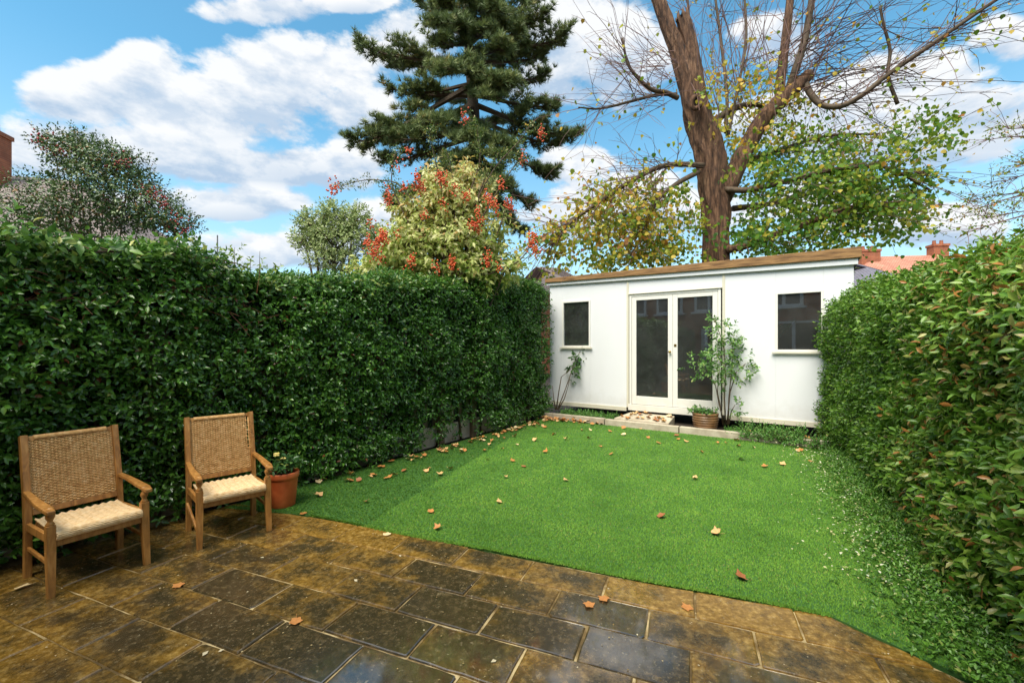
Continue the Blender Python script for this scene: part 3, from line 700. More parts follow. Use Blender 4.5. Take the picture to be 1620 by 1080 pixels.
def gather_hedge(n, t0, t1, hfun, at, rad, topw, k, ls, slen, depth, amp, seed, thin=None):
    P, Nn, t, z = hedge_points(n, t0, t1, hfun, at, rad, topw)
    bulge = wob(P, 3.1, seed)*amp+wob(P, 8.0, seed+3)*amp*.55
    dep = -np.abs(rng.normal(0, depth, n))
    P = P+Nn*(bulge+dep)[:,None]
    keep = np.ones(n, bool)
    gap = wob(P, 6.0, seed+9)+rng.normal(0,.35,n); keep &= ~((gap > .75) & (dep > -.08))
    if thin is not None: keep &= thin(P, t, z)
    P, Nn, z, dep = P[keep], Nn[keep], z[keep], dep[keep]
    D = Nn*.75+rng.normal(0,.45,(len(P),3)); D[:,2] += .28
    sl = rng.uniform(.6,1.2,len(P))*slen
    pos, fr, sz, ids = sprigs(P, D, sl, k, ls, (78,28), .22)
    return pos, fr, sz, ids, z, dep, Nn
def thinL(P, t, z):
    a = (t > tA-.55) & (t < tB+.12) & (z < .62)
    low = z < .10
    return ~(a & (rng.uniform(0,1,len(t)) < np.clip(.9-1.6*np.maximum(z-.2,0),0.2,.85)) ) & ~(low & (rng.uniform(0,1,len(t)) < .6))
def biggest(pos, sz, fr, outer, n=300, lim=(0,1620,0,1080)):
    x, y = project(pos); ok = (x > lim[0]) & (x < lim[1]) & (y > lim[2]) & (y < lim[3]) & (pos[:,1] > .6) & outer
    view = nrm(pos-np.array([[0,0,CH]])); face = np.abs(np.sum(fr[:,:,2]*view, axis=1))
    sc = np.where(ok, sz/np.maximum(pos[:,1],.3)*(.3+face), -1); return np.argsort(-sc)[:n]
for (t0, t1, n, ls, tm_, single) in ((-3.1, 1.2, 10500, .067, LEAF_HI, True), (1.2, 5.75, 8000, .074, LEAF_LO, False), (-6, -3.1, 1500, .07, LEAF_LO, False)):
    pos, fr, sz, ids, z, dep, Nn = gather_hedge(n, t0, t1, heightL, atL, .16, .75, 6, ls, .11, .10, .105, 2.0, thinL)
    rv = np.clip(rng.beta(2,2.4,len(pos))*.95+.0*pos[:,0], 0, 1); rare = rng.uniform(0,1,len(pos)); rv = np.where(rare > .985, rng.uniform(.92,1,len(pos)), rv*.92)
    rv = np.clip(rv+.12*wob(pos, 1.4, 5.0), 0, 1)
    tt = z[ids]-heightL((pos[:,:2]-np.array(HP)[:2])@np.array(HD)[:2])+ .0
    fresh = (tt+rng.normal(0,.06,len(pos))+.10*wob(pos,2.5,1.) > -.13)
    rest = ~fresh
    if single:
        idx = biggest(pos, sz, fr, (dep[ids] > -.05) & rest); sel = np.zeros(len(pos), bool); sel[idx] = True
        single_leaves(tm_, pos, fr, sz, rv, M_hedgeL, hedgeL, idx); rest &= ~sel
    foliage('foliage', tm_, pos[rest], fr[rest], sz[rest], rv[rest], M_hedgeL, hedgeL)
    foliage('new_growth', tm_, pos[fresh], fr[fresh], sz[fresh]*1.08, rng.uniform(0,1,fresh.sum()), M_hedgeTop, hedgeL)
# bare reddish twigs showing in the upper left of the hedge
mb = MB()
for i in range(90):
    t_ = random.uniform(-3.0,-.3); z_ = float(heightL(t_))-random.uniform(.18,.55); p = Hh(t_, random.uniform(-.10,.0), z_)
    d = (HN*random.uniform(.1,.7)+HD*random.uniform(-1,1)+Vector((0,0,random.uniform(-.6,.4)))).normalized()
    L = random.uniform(.1,.3); mb.tube([p, p+d*L*.5+Vector((0,0,.01)), p+d*L], [.004,.003,.0015], 3, False)
M_redtwig = mat_flat('red_brown_twig', (.09,.03,.012), (.2,.075,.03), 8, .7)
tag(mb.build('twigs', M_redtwig, hedgeL), kind='stuff')
# stems of the hedge near the ground
for i in range(16):
    t_ = -2.8+i*.52+random.uniform(-.15,.15); mb = MB(); p = Hh(t_,-.18)
    mb.tube([p+Vector((0,0,-.03)), p+Vector((random.uniform(-.05,.05),0,.5)), p+Vector((random.uniform(-.1,.1),0,1.3))], [.022,.018,.01], 6); mb.build('stem', M_stem, hedgeL, smooth=True)

# ------------------------------------------------------------------ right hedge
RP = np.array([(5.02,7.05),(4.30,5.55),(3.42,3.85),(2.52,2.30),(1.98,1.45),(1.65,.5)]); RS = np.concatenate([[0],np.cumsum(np.linalg.norm(np.diff(RP,axis=0),axis=1))])
def atR(t):
    x = np.interp(t, RS, RP[:,0]); y = np.interp(t, RS, RP[:,1]); e = .2
    d = np.column_stack([np.interp(t+e,RS,RP[:,0])-np.interp(t-e,RS,RP[:,0]), np.interp(t+e,RS,RP[:,1])-np.interp(t-e,RS,RP[:,1])]); d = d/np.linalg.norm(d,axis=1,keepdims=True)
    nn = np.column_stack([d[:,1],-d[:,0],np.zeros(len(t))])     # towards the lawn
    return np.column_stack([x,y,np.zeros(len(t))]), nn
def heightR(t): return np.interp(t, [0,.12,.35,.8,1.7,3.6,5.3,7.4], [1.7,1.95,2.12,2.27,2.32,2.14,1.96,1.88])
hedgeR = empty('hedge', (4.2,4.2,0)); tag(hedgeR, 'rounded bright green hedge with olive and orange leaves on the right', 'hedge', None)
tr_ = np.linspace(.25, RS[-1], 24); bR, nR = atR(tr_)
core('dark_core', [Vector(p) for p in bR], [float(heightR(t))-.26 for t in tr_], .8, .30, hedgeR, [Vector(n) for n in nR])  # added dark filler behind the leaves, no real twigs modelled
M_hedgeR = mat_leaf('hedge_leaf_olive', [(0,(.046,.115,.012)),(.3,(.118,.26,.026)),(.6,(.215,.385,.05)),(.80,(.33,.43,.09)),(.88,(.48,.46,.16)),(.94,(.36,.22,.07)),(.975,(.50,.19,.05)),(1,(.45,.04,.02))], .34, .28)
LEAF_R = leaf_hi(.42,.10,.22)
for (t0,t1,n,ls,tm_,single) in ((0,3.0,6000,.064,LEAF_LO,False),(3.0,RS[-1]-.9,9200,.075,LEAF_R,True),(RS[-1]-.9,RS[-1],1500,.085,LEAF_R,False)):
    pos, fr, sz, ids, z, dep, Nn = gather_hedge(n, t0, t1, heightR, atR, .38, .9, 6, ls, .11, .10, .085, 6.0, lambda P,t,z: ~((z < .12) & (rng.uniform(0,1,len(z)) < .4)))
    near = np.clip((4.6-pos[:,1])/2.6, 0, 1)
    rv = rng.beta(2,2.2,len(pos))*.80; odd = rng.uniform(0,1,len(pos)) < .02+.19*near
    rv = np.where(odd, rng.uniform(.74,.955,len(pos)), rv)+.10*wob(pos,1.6,2.)+.05*near; rv = np.clip(rv,0,.965)
    sel = np.zeros(len(pos), bool)
    if single:
        idx = biggest(pos, sz, fr, dep[ids] > -.06); sel[idx] = True; single_leaves(tm_, pos, fr, sz, rv, M_hedgeR, hedgeR, idx)
    foliage('foliage', tm_, pos[~sel], fr[~sel], sz[~sel], rv[~sel], M_hedgeR, hedgeR)
# red flowers low in the right hedge
M_redfl = mat_flat('red_petal', (.5,.01,.015), (.65,.02,.02), 30, .5)
for (px, py, Y) in ((1481,791,3.05),(1610,731,2.15),(1493,763,3.0)):
    p = W(px,py,Y); p = p-Vector((p.x,p.y,0)).normalized()*.16; mb = MB()
    for k in range(6):
        a = k*1.05; q = p+Vector((math.cos(a)*.012, -.01, math.sin(a)*.012)); mb.lathe([(.002,-.008),(.009,-.004),(.010,.003),(.004,.008)], q, 6, True)
    mb.build('blossom', M_redfl, hedgeR, smooth=True)

# ------------------------------------------------------------------ ground cover along the right hedge
M_cover = mat_leaf('ground_cover_leaf', [(0,(.05,.14,.018)),(.5,(.11,.27,.03)),(.9,(.18,.37,.055)),(1,(.36,.40,.12))], .4, .2)
n = 6800; t_ = rng.uniform(.4, 6.6, n); bp, bn = atR(t_)
wid = np.interp(t_, [0,1.5,3.0,4.2,5.6,6.6], [.20,.25,.38,.42,.42,.36])
off = np.abs(rng.normal(0,.5,n))*wid; P = bp+bn*(off-.02)[:,None]; P[:,2] = .015+rng.uniform(0,.09,n)*np.clip(1-off/wid,0,1)
u_, v_ = P[:,0]*math.cos(PA)-P[:,1]*math.sin(PA), P[:,0]*math.sin(PA)+P[:,1]*math.cos(PA)
P = P[(v_ > 2.88-.75*np.maximum(u_-.75,0)-1.2*np.maximum(u_-1.1,0))]
pos, fr, sz, ids = sprigs(P, rng.normal(0,.4,(len(P),3))+np.array([[0,0,1.]]), np.full(len(P),.035), 4, .034, (80,40), .0)
gc = foliage('ground_cover', LEAF_LO, pos, fr, sz, rng.uniform(0,1,len(pos)), M_cover, None)
tag(gc, 'low leafy ground cover at the foot of the right hedge', 'ground cover', kind='stuff')
# pale fallen petals
n = 700; t_ = rng.uniform(.9, 5.2, n); bp, bn = atR(t_); off = np.abs(rng.normal(.32,.22,n)); P = bp+bn*off[:,None]; P[:,2] = .03+rng.uniform(0,.05,n)
pet = (np.array([(0,0,0),(-.35,.4,.1),(0,1,.05),(.35,.4,.1)]), [(0,1,2,3)])
M_petal = mat_leaf('petal', [(0,(.45,.42,.15)),(.6,(.75,.72,.45)),(1,(.85,.83,.7))], .6, .2, .3, .1)
o = foliage('fallen_petals', pet, P, frames(nrm(rng.normal(0,1,(n,3))*np.array([1,1,.2])), np.array([[0,0,1.]])+rng.normal(0,.25,(n,3))), rng.uniform(.012,.027,n), rng.uniform(0,1,n), M_petal, None)
tag(o, 'tiny cream petals scattered over the lawn beside the right hedge', 'petals', kind='stuff')
# flecks of grit and seed on the wet paving
n = 520; P = np.column_stack([rng.uniform(-3.2,1.9,n), rng.uniform(1.2,3.7,n), np.full(n,.006)])
uu = P[:,0]*math.cos(PA)-P[:,1]*math.sin(PA); vv = P[:,0]*math.sin(PA)+P[:,1]*math.cos(PA); P = P[(vv < 2.88) & (uu < 1.2)]; n = len(P)
o = foliage('paving_litter', pet, P, frames(nrm(rng.normal(0,1,(n,3))*np.array([1,1,.1])), np.array([[0,0,1.]])+rng.normal(0,.15,(n,3))), rng.uniform(.005,.014,n)*(1+(rng.uniform(0,1,n) > .97)*1.6), rng.uniform(0,1,n), mat_leaf('litter', [(0,(.2,.13,.04)),(.5,(.4,.3,.13)),(1,(.65,.58,.4))], .6, .1, .3, .1), None)
tag(o, 'tiny pale seeds and grit strewn over the wet paving', 'litter', kind='stuff')

# ------------------------------------------------------------------ chairs
def mat_oak():
    m, t, b, o = newmat('oiled_oak')
    n = tnoise(t, 7, 7, .65, stretch=(5,5,.7), dist=.5); n2 = tnoise(t, 3, 3)
    c = ramp(t, n, [(.25,(.14,.060,.013)),(.5,(.39,.18,.04)),(.75,(.58,.32,.10))])
    c = mixn(t, .6, c, ramp(t, n2, [(.3,(.6,.55,.5)),(.7,(1.25,1.2,1.15))]), 'MULTIPLY')
    t.links.new(c, b.inputs['Base Color']); b.inputs['Roughness'].default_value = .45; bump(t, b, n, .3, .004); return m
M_oak = mat_oak()
def mat_cord(name, stops):
    m, t, b, o = newmat(name); a = t.nodes.new('ShaderNodeAttribute'); a.attribute_name = 'rnd'
    c = ramp(t, tnoise(t, 35, 4, .6), stops); t.links.new(c, b.inputs['Base Color']); b.inputs['Roughness'].default_value = .7; return m
M_cordB = mat_cord('woven_cord', [(.25,(.42,.20,.06)),(.5,(.70,.42,.16)),(.75,(.84,.60,.32))])
M_cordS = mat_cord('pale_seat_cord', [(.25,(.58,.36,.15)),(.5,(.80,.57,.30)),(.75,(.88,.70,.45))])
def chair(FL, FR, label, broken):
    FL, FR = Vector(FL), Vector(FR); xd = (FR-FL); Wd = .467; D = .47; rz = math.atan2(xd.y, xd.x)
    X = Vector((math.cos(rz), math.sin(rz), 0)); Yv = Vector((-math.sin(rz), math.cos(rz), 0))
    c = (FL+FR)/2+Yv*D/2
    r = empty('armchair', c, rz); tag(r, label, 'chair', 'woven wooden armchairs by the hedge')
    hw, hd = Wd/2, D/2
    def P(mb, name, mat=M_oak, bevel=.004, smooth=False, parent=None): return mb.build(name, mat, parent or r, world=False, bevel=bevel, smooth=smooth)
    for s in (-1, 1):
        mb = MB(); mb.bar((s*hw, -hd-.004, 0), (s*hw-.004*s, -hd+.022, .27), .034, .034, (0,1,0), .044, .044); mb.bar((s*hw-.004*s, -hd+.022, .27), (s*hw-.004*s, -hd+.026, .425), .044, .044, (0,1,0)); P(mb, 'front_leg', bevel=.003)
        mb = MB(); mb.lathe([(.019,.424),(.022,.432),(.014,.444),(.012,.452),(.021,.47),(.023,.482),(.014,.497),(.012,.505),(.02,.515),(.016,.532)], (s*hw-.004*s, -hd+.026, 0), 14, True); P(mb, 'turned_spindle', bevel=0, smooth=True)
        mb = MB(); bl = [(s*hw, hd, 0), (s*hw, hd-.012, .30), (s*hw, hd+.012, .52), (s*hw, hd+.10, .905)]
        for a, b_ in zip(bl[:-1], bl[1:]): mb.bar(a, Vector(b_)+(Vector(b_)-Vector(a)).normalized()*.002, .036, .05, (0,1,0))
        P(mb, 'rear_post', bevel=.003)
        # arm: shaped plan, dipping and rolled at the front
        mb = MB(); prof = []; nA = 9
        for i in range(nA):
            f = i/(nA-1); y = hd+.005-f*(D+.035); w = .032+.018*math.sin(min(1,f*1.15)*math.pi/2)**2-(.012 if f > .97 else 0); z = .535+.012*math.cos(f*math.pi*1.2)-.016*max(0,f-.85)/.15; xo = s*(hw+.004+.006*math.sin(f*math.pi))
            prof.append([(xo-w/2,y,z-.012),(xo+w/2,y,z-.012),(xo+w/2,y,z+.012),(xo-w/2,y,z+.012)])
        vs = [p for q in prof for p in q]; fs = [(i*4+k,i*4+(k+1)%4,(i+1)*4+(k+1)%4,(i+1)*4+k) for i in range(nA-1) for k in range(4)]+[(3,2,1,0),((nA-1)*4,(nA-1)*4+1,(nA-1)*4+2,(nA-1)*4+3)]
        mb.add(vs, fs); P(mb, 'arm', bevel=.005)
        mb = MB(); mb.bar((s*hw, -hd+.045, .345), (s*hw, hd-.03, .33), .022, .05); P(mb, 'side_rail')
        if not (broken and s < 0): mb = MB(); mb.bar((s*hw, -hd+.03, .385-.19), (s*hw, hd-.03, .19), .016, .022); P(mb, 'stretcher', bevel=.002)
    mb = MB(); mb.bar((-hw+.022, -hd+.026, .31), (hw-.022, -hd+.026, .31), .026, .04); P(mb, 'front_rail')
    mb = MB(); mb.bar((-hw+.018, hd-.012, .31), (hw-.018, hd-.012, .31), .022, .045); P(mb, 'back_rail')
    def bk(z): # back plane
        f = (z-.52)/(.905-.52); return hd+.012+f*.088
    for z, h in ((.415,.038),(.885,.028)):
        mb = MB(); mb.bar((-hw+.018, bk(z), z), (hw-.018, bk(z), z), .024, h, (0,.22,1)); P(mb, 'lower_back_rail' if z < .6 else 'top_rail')
    if broken:
        mb = MB(); a = Vector((-hw-.02,-hd+.09,.05)); mb.bar((-hw-.012,-hd+.02,.145), (-hw-.05,hd-.29,.305), .014, .022); P(mb, 'loose_stretcher', bevel=.002)
    # woven back: cords over and under upright stakes
    mb = MB(); nw = 23; x0, x1 = -hw+.021, hw-.021; pitch = (x1-x0)/nw
    z = .44; row = 0; q = 0.0088
    while z < .873:
        xr = x1
        if broken and z > .60: xr = x1-.012-(.03*random.random() if random.random() < .35 else 0)
        pts = []; nn = nw*2
        for i in range(nn+1):
            x = x0+(x1-x0)*i/nn
            if x > xr: break
            pts.append((x, bk(z)-.004-.0075*math.cos(math.pi*(i/2+row))+random.gauss(0,.0006), z+random.gauss(0,.0007)))
        if len(pts) > 2: mb.tube(pts, .0044, 5)
        z += q; row += 1
    tag(P(mb, 'woven_back', M_cordB, 0, True), kind='stuff')
    mb = MB()
    for i in range(nw+1):
        x = x0+pitch*i; x = x+.0; mb.tube([(x, bk(.43)-.003, .425), (x, bk(.88)-.003, .882)], .0046, 5)
    for i in range(70):   # binding wound over the top rail
        x = -hw+.05+(Wd-.10)*i/69; rr = .017
        mb.tube([(x, bk(.885)+rr*math.cos(a), .887+.018*math.sin(a)) for a in np.linspace(-2.6,2.9+2.6-1.2,7)], .0034, 4, False)
    tag(P(mb, 'stakes', M_cordB, 0, True), kind='stuff')
    if broken:
        mb = MB()
        for i in range(9):
            z = random.uniform(.60,.84); mb.tube([(x1-.03, bk(z)-.012, z), (x1+random.uniform(-.01,.012), bk(z)-.02, z+random.uniform(-.004,.006)), (x1+random.uniform(0,.03), bk(z)-.035, z-random.uniform(-.01,.02))], .0022, 4)
        tag(P(mb, 'broken_cords', M_cordB, 0, True), kind='stuff')
    # woven seat: cords side to side, wrapped down over the front
    path = []; zt = .372
    yb, yf = hd-.05, -hd-.004
    for y in np.arange(yb, yf+.02, -.0092): path.append((y, zt+.010*(1-(y-yf)/(yb-yf))-.012*math.sin((y-yf)/(yb-yf)*math.pi), 0))
    for a in np.linspace(0, math.pi, 9): path.append((yf+.02-.026*math.sin(a), zt-.016+.024*math.cos(a), 1))
    mb = MB(); nb_ = 10
    for j, (y, z, fr_) in enumerate(path):
        pts = []
        for i in range(nb_*4+1):
            x = -hw+.024+(Wd-.048)*i/(nb_*4); am = .0034*math.cos(2*math.pi*i/4)+.0024*math.cos(math.pi*(i/2+j))
            if fr_: am *= .25
            pts.append((x, y+random.gauss(0,.0005), z+am))
        mb.tube(pts, .0056, 5)
    tag(P(mb, 'woven_seat', M_cordS, 0, True), kind='stuff')
    mb = MB(); mb.box((0,0,.348),(Wd-.06, D-.07, .02)); P(mb, 'seat_frame')
    return r
chair((-2.758,2.607,0), (-2.521,3.009,0), 'wooden armchair with intact woven back, nearer the camera at the left edge', False)
chair((-2.315,3.234,0), (-1.985,3.557,0), 'wooden armchair with frayed woven back and loose stretcher beside the orange pot', True)

# ------------------------------------------------------------------ pots
M_terra = mat_flat('orange_terracotta', (.38,.06,.010), (.60,.15,.04), 7, .5, .2, 40, detail=9)
pc = Vector((-2.165, 4.12, 0))
pot = empty('plant_pot', pc); tag(pot, 'bright orange terracotta pot with a leafy plant beside the second chair', 'plant pot')
mb = MB(); mb.lathe([(.0,.012),(.10,.012),(.104,.0),(.107,.01),(.118,.12),(.130,.255),(.131,.262),(.138,.266),(.141,.285),(.141,.318),(.136,.325),(.127,.322),(.124,.29)], pc, 36); mb.build('pot_body', M_terra, pot, smooth=True)
mb = MB(); mb.lathe([(.0,.285),(.06,.29),(.126,.284)], pc, 20); mb.build('compost', M_soil, pot)
M_potleaf = mat_leaf('pot_plant_leaf', [(0,(.02,.07,.02)),(.6,(.06,.17,.04)),(.9,(.14,.28,.07)),(1,(.6,.55,.12))], .35, .2)
n = 46; P0 = np.array(pc)[None,:]+rng.normal(0,.06,(n,3))*np.array([1,1,0]); P0[:,2] = .29+rng.uniform(0,.13,n)
pos, fr, sz, ids = sprigs(P0, rng.normal(0,.5,(n,3))+np.array([[0,0,1.]]), np.full(n,.06), 6, .062, (75,25), .1)
foliage('foliage', LEAF_HI, pos, fr, sz, rng.uniform(0,.95,len(pos)), M_potleaf, pot)
mb = MB()
for i in range(9):
    a = random.uniform(0,6.28); p = pc+Vector((random.gauss(0,.04),random.gauss(0,.04),.28)); mb.tube([p, p+Vector((math.cos(a)*.03,math.sin(a)*.03,.1)), p+Vector((math.cos(a)*.07,math.sin(a)*.07,.17))], [.004,.003,.002], 4)
mb.build('stems', M_stem, pot)
M_yel = mat_flat('yellow_petal', (.65,.5,.08), (.8,.7,.3), 30, .5)
for (dx_,dy_,dz_) in ((-.03,-.05,.50),(-.06,.0,.47),(.02,-.03,.45)):
    mb = MB()
    for k in range(5):
        a = k*1.257; mb.lathe([(.001,-.005),(.014,.0),(.011,.006),(.002,.01)], pc+Vector((dx_+.016*math.cos(a),dy_+.016*math.sin(a),dz_)), 6, True)
    mb.build('flower', M_yel, pot, smooth=True)
# ribbed brown planter in front of the doors
qc = K(1.20,.27,.07)
M_barrel = mat_flat('glazed_brown', (.13,.06,.025), (.30,.16,.07), 5, .35, .2, 50, stretch=(1,1,3))
pl = empty('planter', qc); tag(pl, 'squat ribbed brown planter with green plants in front of the right door', 'planter')
prof = [(0,.01),(.15,.0),(.172,.02)]+[(.175+.035*math.sin(f*math.pi*.62)+.006*math.cos(f*6*2*math.pi), .02+.24*f) for f in np.linspace(0,1,32)]+[(.212,.268),(.214,.285),(.2,.29),(.192,.27),(.19,.24)]
mb = MB(); mb.lathe(prof, qc, 36); mb.build('pot_body', M_barrel, pl, smooth=True)
mb = MB(); mb.lathe([(0,.25),(.1,.255),(.192,.245)], qc, 20); mb.build('compost', M_soil, pl)
M_fresh = mat_leaf('fresh_leaf', [(0,(.03,.10,.02)),(.5,(.08,.22,.04)),(1,(.22,.40,.10))], .4, .3)
n = 80; P0 = np.array(qc)[None,:]+rng.normal(0,.085,(n,3))*np.array([1,1,0]); P0[:,2] = qc.z+.25+rng.uniform(0,.08,n)
pos, fr, sz, ids = sprigs(P0, rng.normal(0,.6,(n,3))+np.array([[0,0,1.]])+np.array([[-.2,-.1,0]]), np.full(n,.05), 6, .055, (75,25), .1)
foliage('foliage', LEAF_LO, pos, fr, sz, rng.uniform(0,1,len(pos)), M_fresh, pl)
n = 16; a = K(1.02,.2,.36); P0 = np.array(a)[None,:]+rng.normal(0,.04,(n,3)); P0[:,2] = .36+rng.uniform(0,.1,n)
pos, fr, sz, ids = sprigs(P0, rng.normal(0,.5,(n,3))+np.array([[-.6,-.3,.4]]), np.full(n,.06), 6, .055, (75,25), .25)
foliage('trailing_stems', LEAF_LO, pos, fr, sz, rng.uniform(.4,1,len(pos)), M_fresh, pl)

# ------------------------------------------------------------------ shrub beside the doors: several canes and light pinnate leaves
def cane_plant(name, label, cat, base, canes, leafspots, M_l, lsize, per, trad=.012):
    e = empty(name, base); tag(e, label, cat)
    for c in canes:
        mb = MB(); c = [Vector(p) for p in c]; mb.tube(c, list(np.linspace(trad, trad*.35, len(c))), 6); mb.build('cane', M_stem, e, smooth=True)
    pos0 = []; D = []
    for (c, rx, rz_, n) in leafspots:
        n = int(n*1.35); q = np.array(c)[None,:]+rng.normal(0,.5,(n,3))*np.array([rx,rx*.7,rz_]); pos0.append(q); d = q-np.array(c)[None,:]; D.append(nrm(d+1e-6)+rng.normal(0,.4,(n,3))+np.array([[0,-.1,.25]]))
    pos, fr, sz, ids = sprigs(np.concatenate(pos0), np.concatenate(D), np.full(sum(len(x) for x in pos0), .09), per, lsize, (70,15), .25)
    o = foliage('foliage', LEAF_HI, pos, fr, sz, rng.uniform(0,1,len(pos)), M_l, e)
    return e
Ys = 7.42
M_rose = mat_leaf('light_green_leaf', [(0,(.07,.18,.04)),(.5,(.16,.34,.08)),(.9,(.30,.50,.15)),(1,(.5,.55,.2))], .4, .3)
B0 = W(1150,668,Ys); B0.z = .06
def wp(l, Y=Ys): return [W(x,y,Y+d) for x,y,d in l]
cane_plant('garden_shrub', 'tall light green leafy shrub with several canes right of the doors', 'shrub', B0,
  [wp([(1148,672,0),(1146,630,0),(1148,590,.03),(1145,545,.02),(1130,505,0)]), wp([(1150,672,.02),(1155,620,.03),(1165,588,.04),(1185,570,.02)]), wp([(1146,672,-.02),(1138,640,-.05),(1132,610,-.08),(1118,585,-.1)]),
   wp([(1152,672,0),(1153,630,.05),(1158,580,.05),(1160,530,.04)]), wp([(1144,672,0),(1140,645,.03),(1135,620,.05),(1140,560,.05)]), wp([(1153,672,0),(1157,650,-.04),(1163,640,-.05)])],
  [(W(1131,512,Ys),.10,.16,9),(W(1137,530,Ys),.12,.2,9),(W(1157,528,Ys),.14,.22,16),(W(1150,555,Ys),.2,.25,22),(W(1112,572,Ys-.1),.26,.28,24),(W(1125,595,Ys-.05),.2,.18,14),(W(1150,585,Ys),.25,.25,24),(W(1175,582,Ys),.22,.22,18),(W(1190,565,Ys),.10,.12,6),(W(1128,560,Ys-.05),.15,.2,10),(W(1166,648,Ys-.04),.10,.12,7),(W(1165,560,Ys),.15,.2,10)], M_rose, .070, 7)
Yl = 9.1; B1 = W(882,645,Yl); B1.z = .06
cane_plant('climbing_plant', 'spindly climber with bare stems leaning on the white wall by the left window', 'climber', B1,
  [wp([(880,648,0),(884,620,0),(888,596,0),(898,588,.1),(912,575,.1)],Yl), wp([(882,648,0),(892,622,.05),(900,600,.1),(910,570,.12),(918,555,.12)],Yl), wp([(883,648,0),(893,630,0),(899,610,0),(902,594,0)],Yl), wp([(879,648,0),(876,630,0),(874,610,0)],Yl)],
  [(W(905,585,Yl+.08),.14,.14,9),(W(913,570,Yl+.1),.12,.14,10),(W(920,557,Yl+.1),.07,.08,4)], mat_leaf('climber_leaf', [(0,(.03,.10,.02)),(1,(.12,.25,.06))], .4, .2), .11, 5, .014)

# feathery plant spilling over the kerb, low plants in the bed
def low_plant(name, label, cat, s0, s1, off, n, h, mat, ls, per=9, sp=.12):
    P0 = np.array([list(K(rng.uniform(s0,s1), off+rng.normal(0,sp*.6), .08)) for _ in range(n)])
    D = rng.normal(0,.55,(n,3))+np.array([[0,-.2,.8]]); pos, fr, sz, ids = sprigs(P0, D, rng.uniform(.5,1,n)*h, per, ls, (60,20), .1)
    e = empty(name, K((s0+s1)/2, off)); tag(e, label, cat)
    foliage('foliage', LEAF_LO, pos, fr, sz, rng.uniform(0,1,len(pos)), mat, e)
    mb = MB()
    for p, d in zip(P0[::3], nrm(D)[::3]): mb.tube([Vector(p), Vector(p)+Vector(d)*h*.7], [.004,.0015], 3, False)
    tag(mb.build('stems', M_stem, e), kind='stuff')
M_fern = mat_leaf('feathery_leaf', [(0,(.05,.16,.025)),(.6,(.12,.32,.05)),(1,(.26,.46,.11))], .45, .25)
low_plant('feathery_plant', 'feathery green plant spilling over the kerb near the right hedge', 'plant', 1.75, 2.65, .02, 330, .27, M_fern, .042)
low_plant('bed_plant', 'low green weeds in the bed left of the doors', 'plant', -1.65, -.45, .28, 260, .15, M_fern, .042)
low_plant('bed_plant', 'small green tuft at the foot of the shrub beside the doors', 'plant', 1.5, 1.75, .22, 30, .09, M_fern, .04)
low_plant('bed_plant', 'small patch of weeds at the lawn corner by the right hedge', 'plant', 2.6, 3.0, -.12, 70, .14, M_fern, .035)

# ------------------------------------------------------------------ fallen leaves
def dead_leaf(seed, curl):
    rr = random.Random(seed); V = [(0,0,0)]; n = 15
    for i in range(n):
        a = 2*math.pi*i/n; lob = .62+.38*abs(math.cos(a*2.5)) ; r = .5*lob*rr.uniform(.85,1.1)
        x, y = r*math.sin(a), r*math.cos(a); V.append((x, y, curl*(x*x*1.6+abs(y)**2*.7)+rr.uniform(-.02,.03)))
    F = [(0,1+i,1+(i+1)%n) for i in range(n)]
    o = len(V); V += [(-.012,-.4,.0),(.012,-.4,.0),(.02,-.85,.05),(.0,-.85,.05)]; F.append((o,o+1,o+2,o+3))
    return V, F
M_dead = []
for i, (a, c) in enumerate((((.32,.12,.03),(.62,.27,.07)), ((.45,.24,.09),(.75,.48,.20)), ((.22,.075,.025),(.40,.15,.05)), ((.62,.45,.2),(.78,.62,.36)))):
    M_dead.append(mat_flat('dead_leaf', a, c, 14, .6, .3, 40))
dead_me = []
for i in range(12):
    V, F = dead_leaf(i, random.choice((.3,.7,1.1,1.5)) if i < 10 else .12); me = bpy.data.meshes.new('fallen_leaf'); me.from_pydata(V, [], F); me.update(); me.polygons.foreach_set('use_smooth',[True]*len(F)); me.materials.append(M_dead[(0,1,0,2,1,3,0,1,2,0,0,3)[i]]); dead_me.append(me)
def drop(p, size, label, group, var=None, z=.022):
    o = bpy.data.objects.new('fallen_leaf', dead_me[random.randrange(10) if var is None else var]); col.objects.link(o)
    o.location = (p.x, p.y, p.z+z); o.scale = (size, size, size); tl_r = .25 if z > .01 else .05; o.rotation_euler = (random.gauss(0,tl_r), random.gauss(0,tl_r), random.uniform(0,6.28)); tag(o, label, 'leaf', group)
L8 = [(1135,155),(1190,165),(1225,185),(1320,185),(1140,205),(1080,220),(1090,205),(1065,212),(1180,228),(985,237),(895,265),(935,275),(1035,262),(1020,270),(1150,262),(770,300),(740,298),(810,292),(725,312),(840,368),(825,378),(900,398),(958,368),(1165,313),(1305,320),(1367,352),(1265,412),(1230,552),(850,605),(888,700),(225,515),(560,323),(630,323),(700,375),(625,410),(600,418),(650,400),(515,410),(530,402),(420,398),(405,395),(400,430),(380,432),(450,430),(235,430),(225,440),(250,425),(490,550),(1435,205),(1330,230),(1535,172),(1490,270),(1600,430),(1250,255)]
Z7 = [(280,905),(375,912),(440,928),(555,942),(605,967),(330,985),(380,1020),(700,950),(810,1010),(885,967),(925,968),(990,957),(975,955),(985,982),(1055,987),(1000,1045),(1195,1070),(1280,1000),(1290,1015),(1265,1005),(1325,1055),(240,908),(110,925),(275,945),(165,950),(690,930),(440,895),(520,900)]
VARL = ('orange','tan','orange','dark brown','tan','pale straw','orange','tan','dark brown','orange')
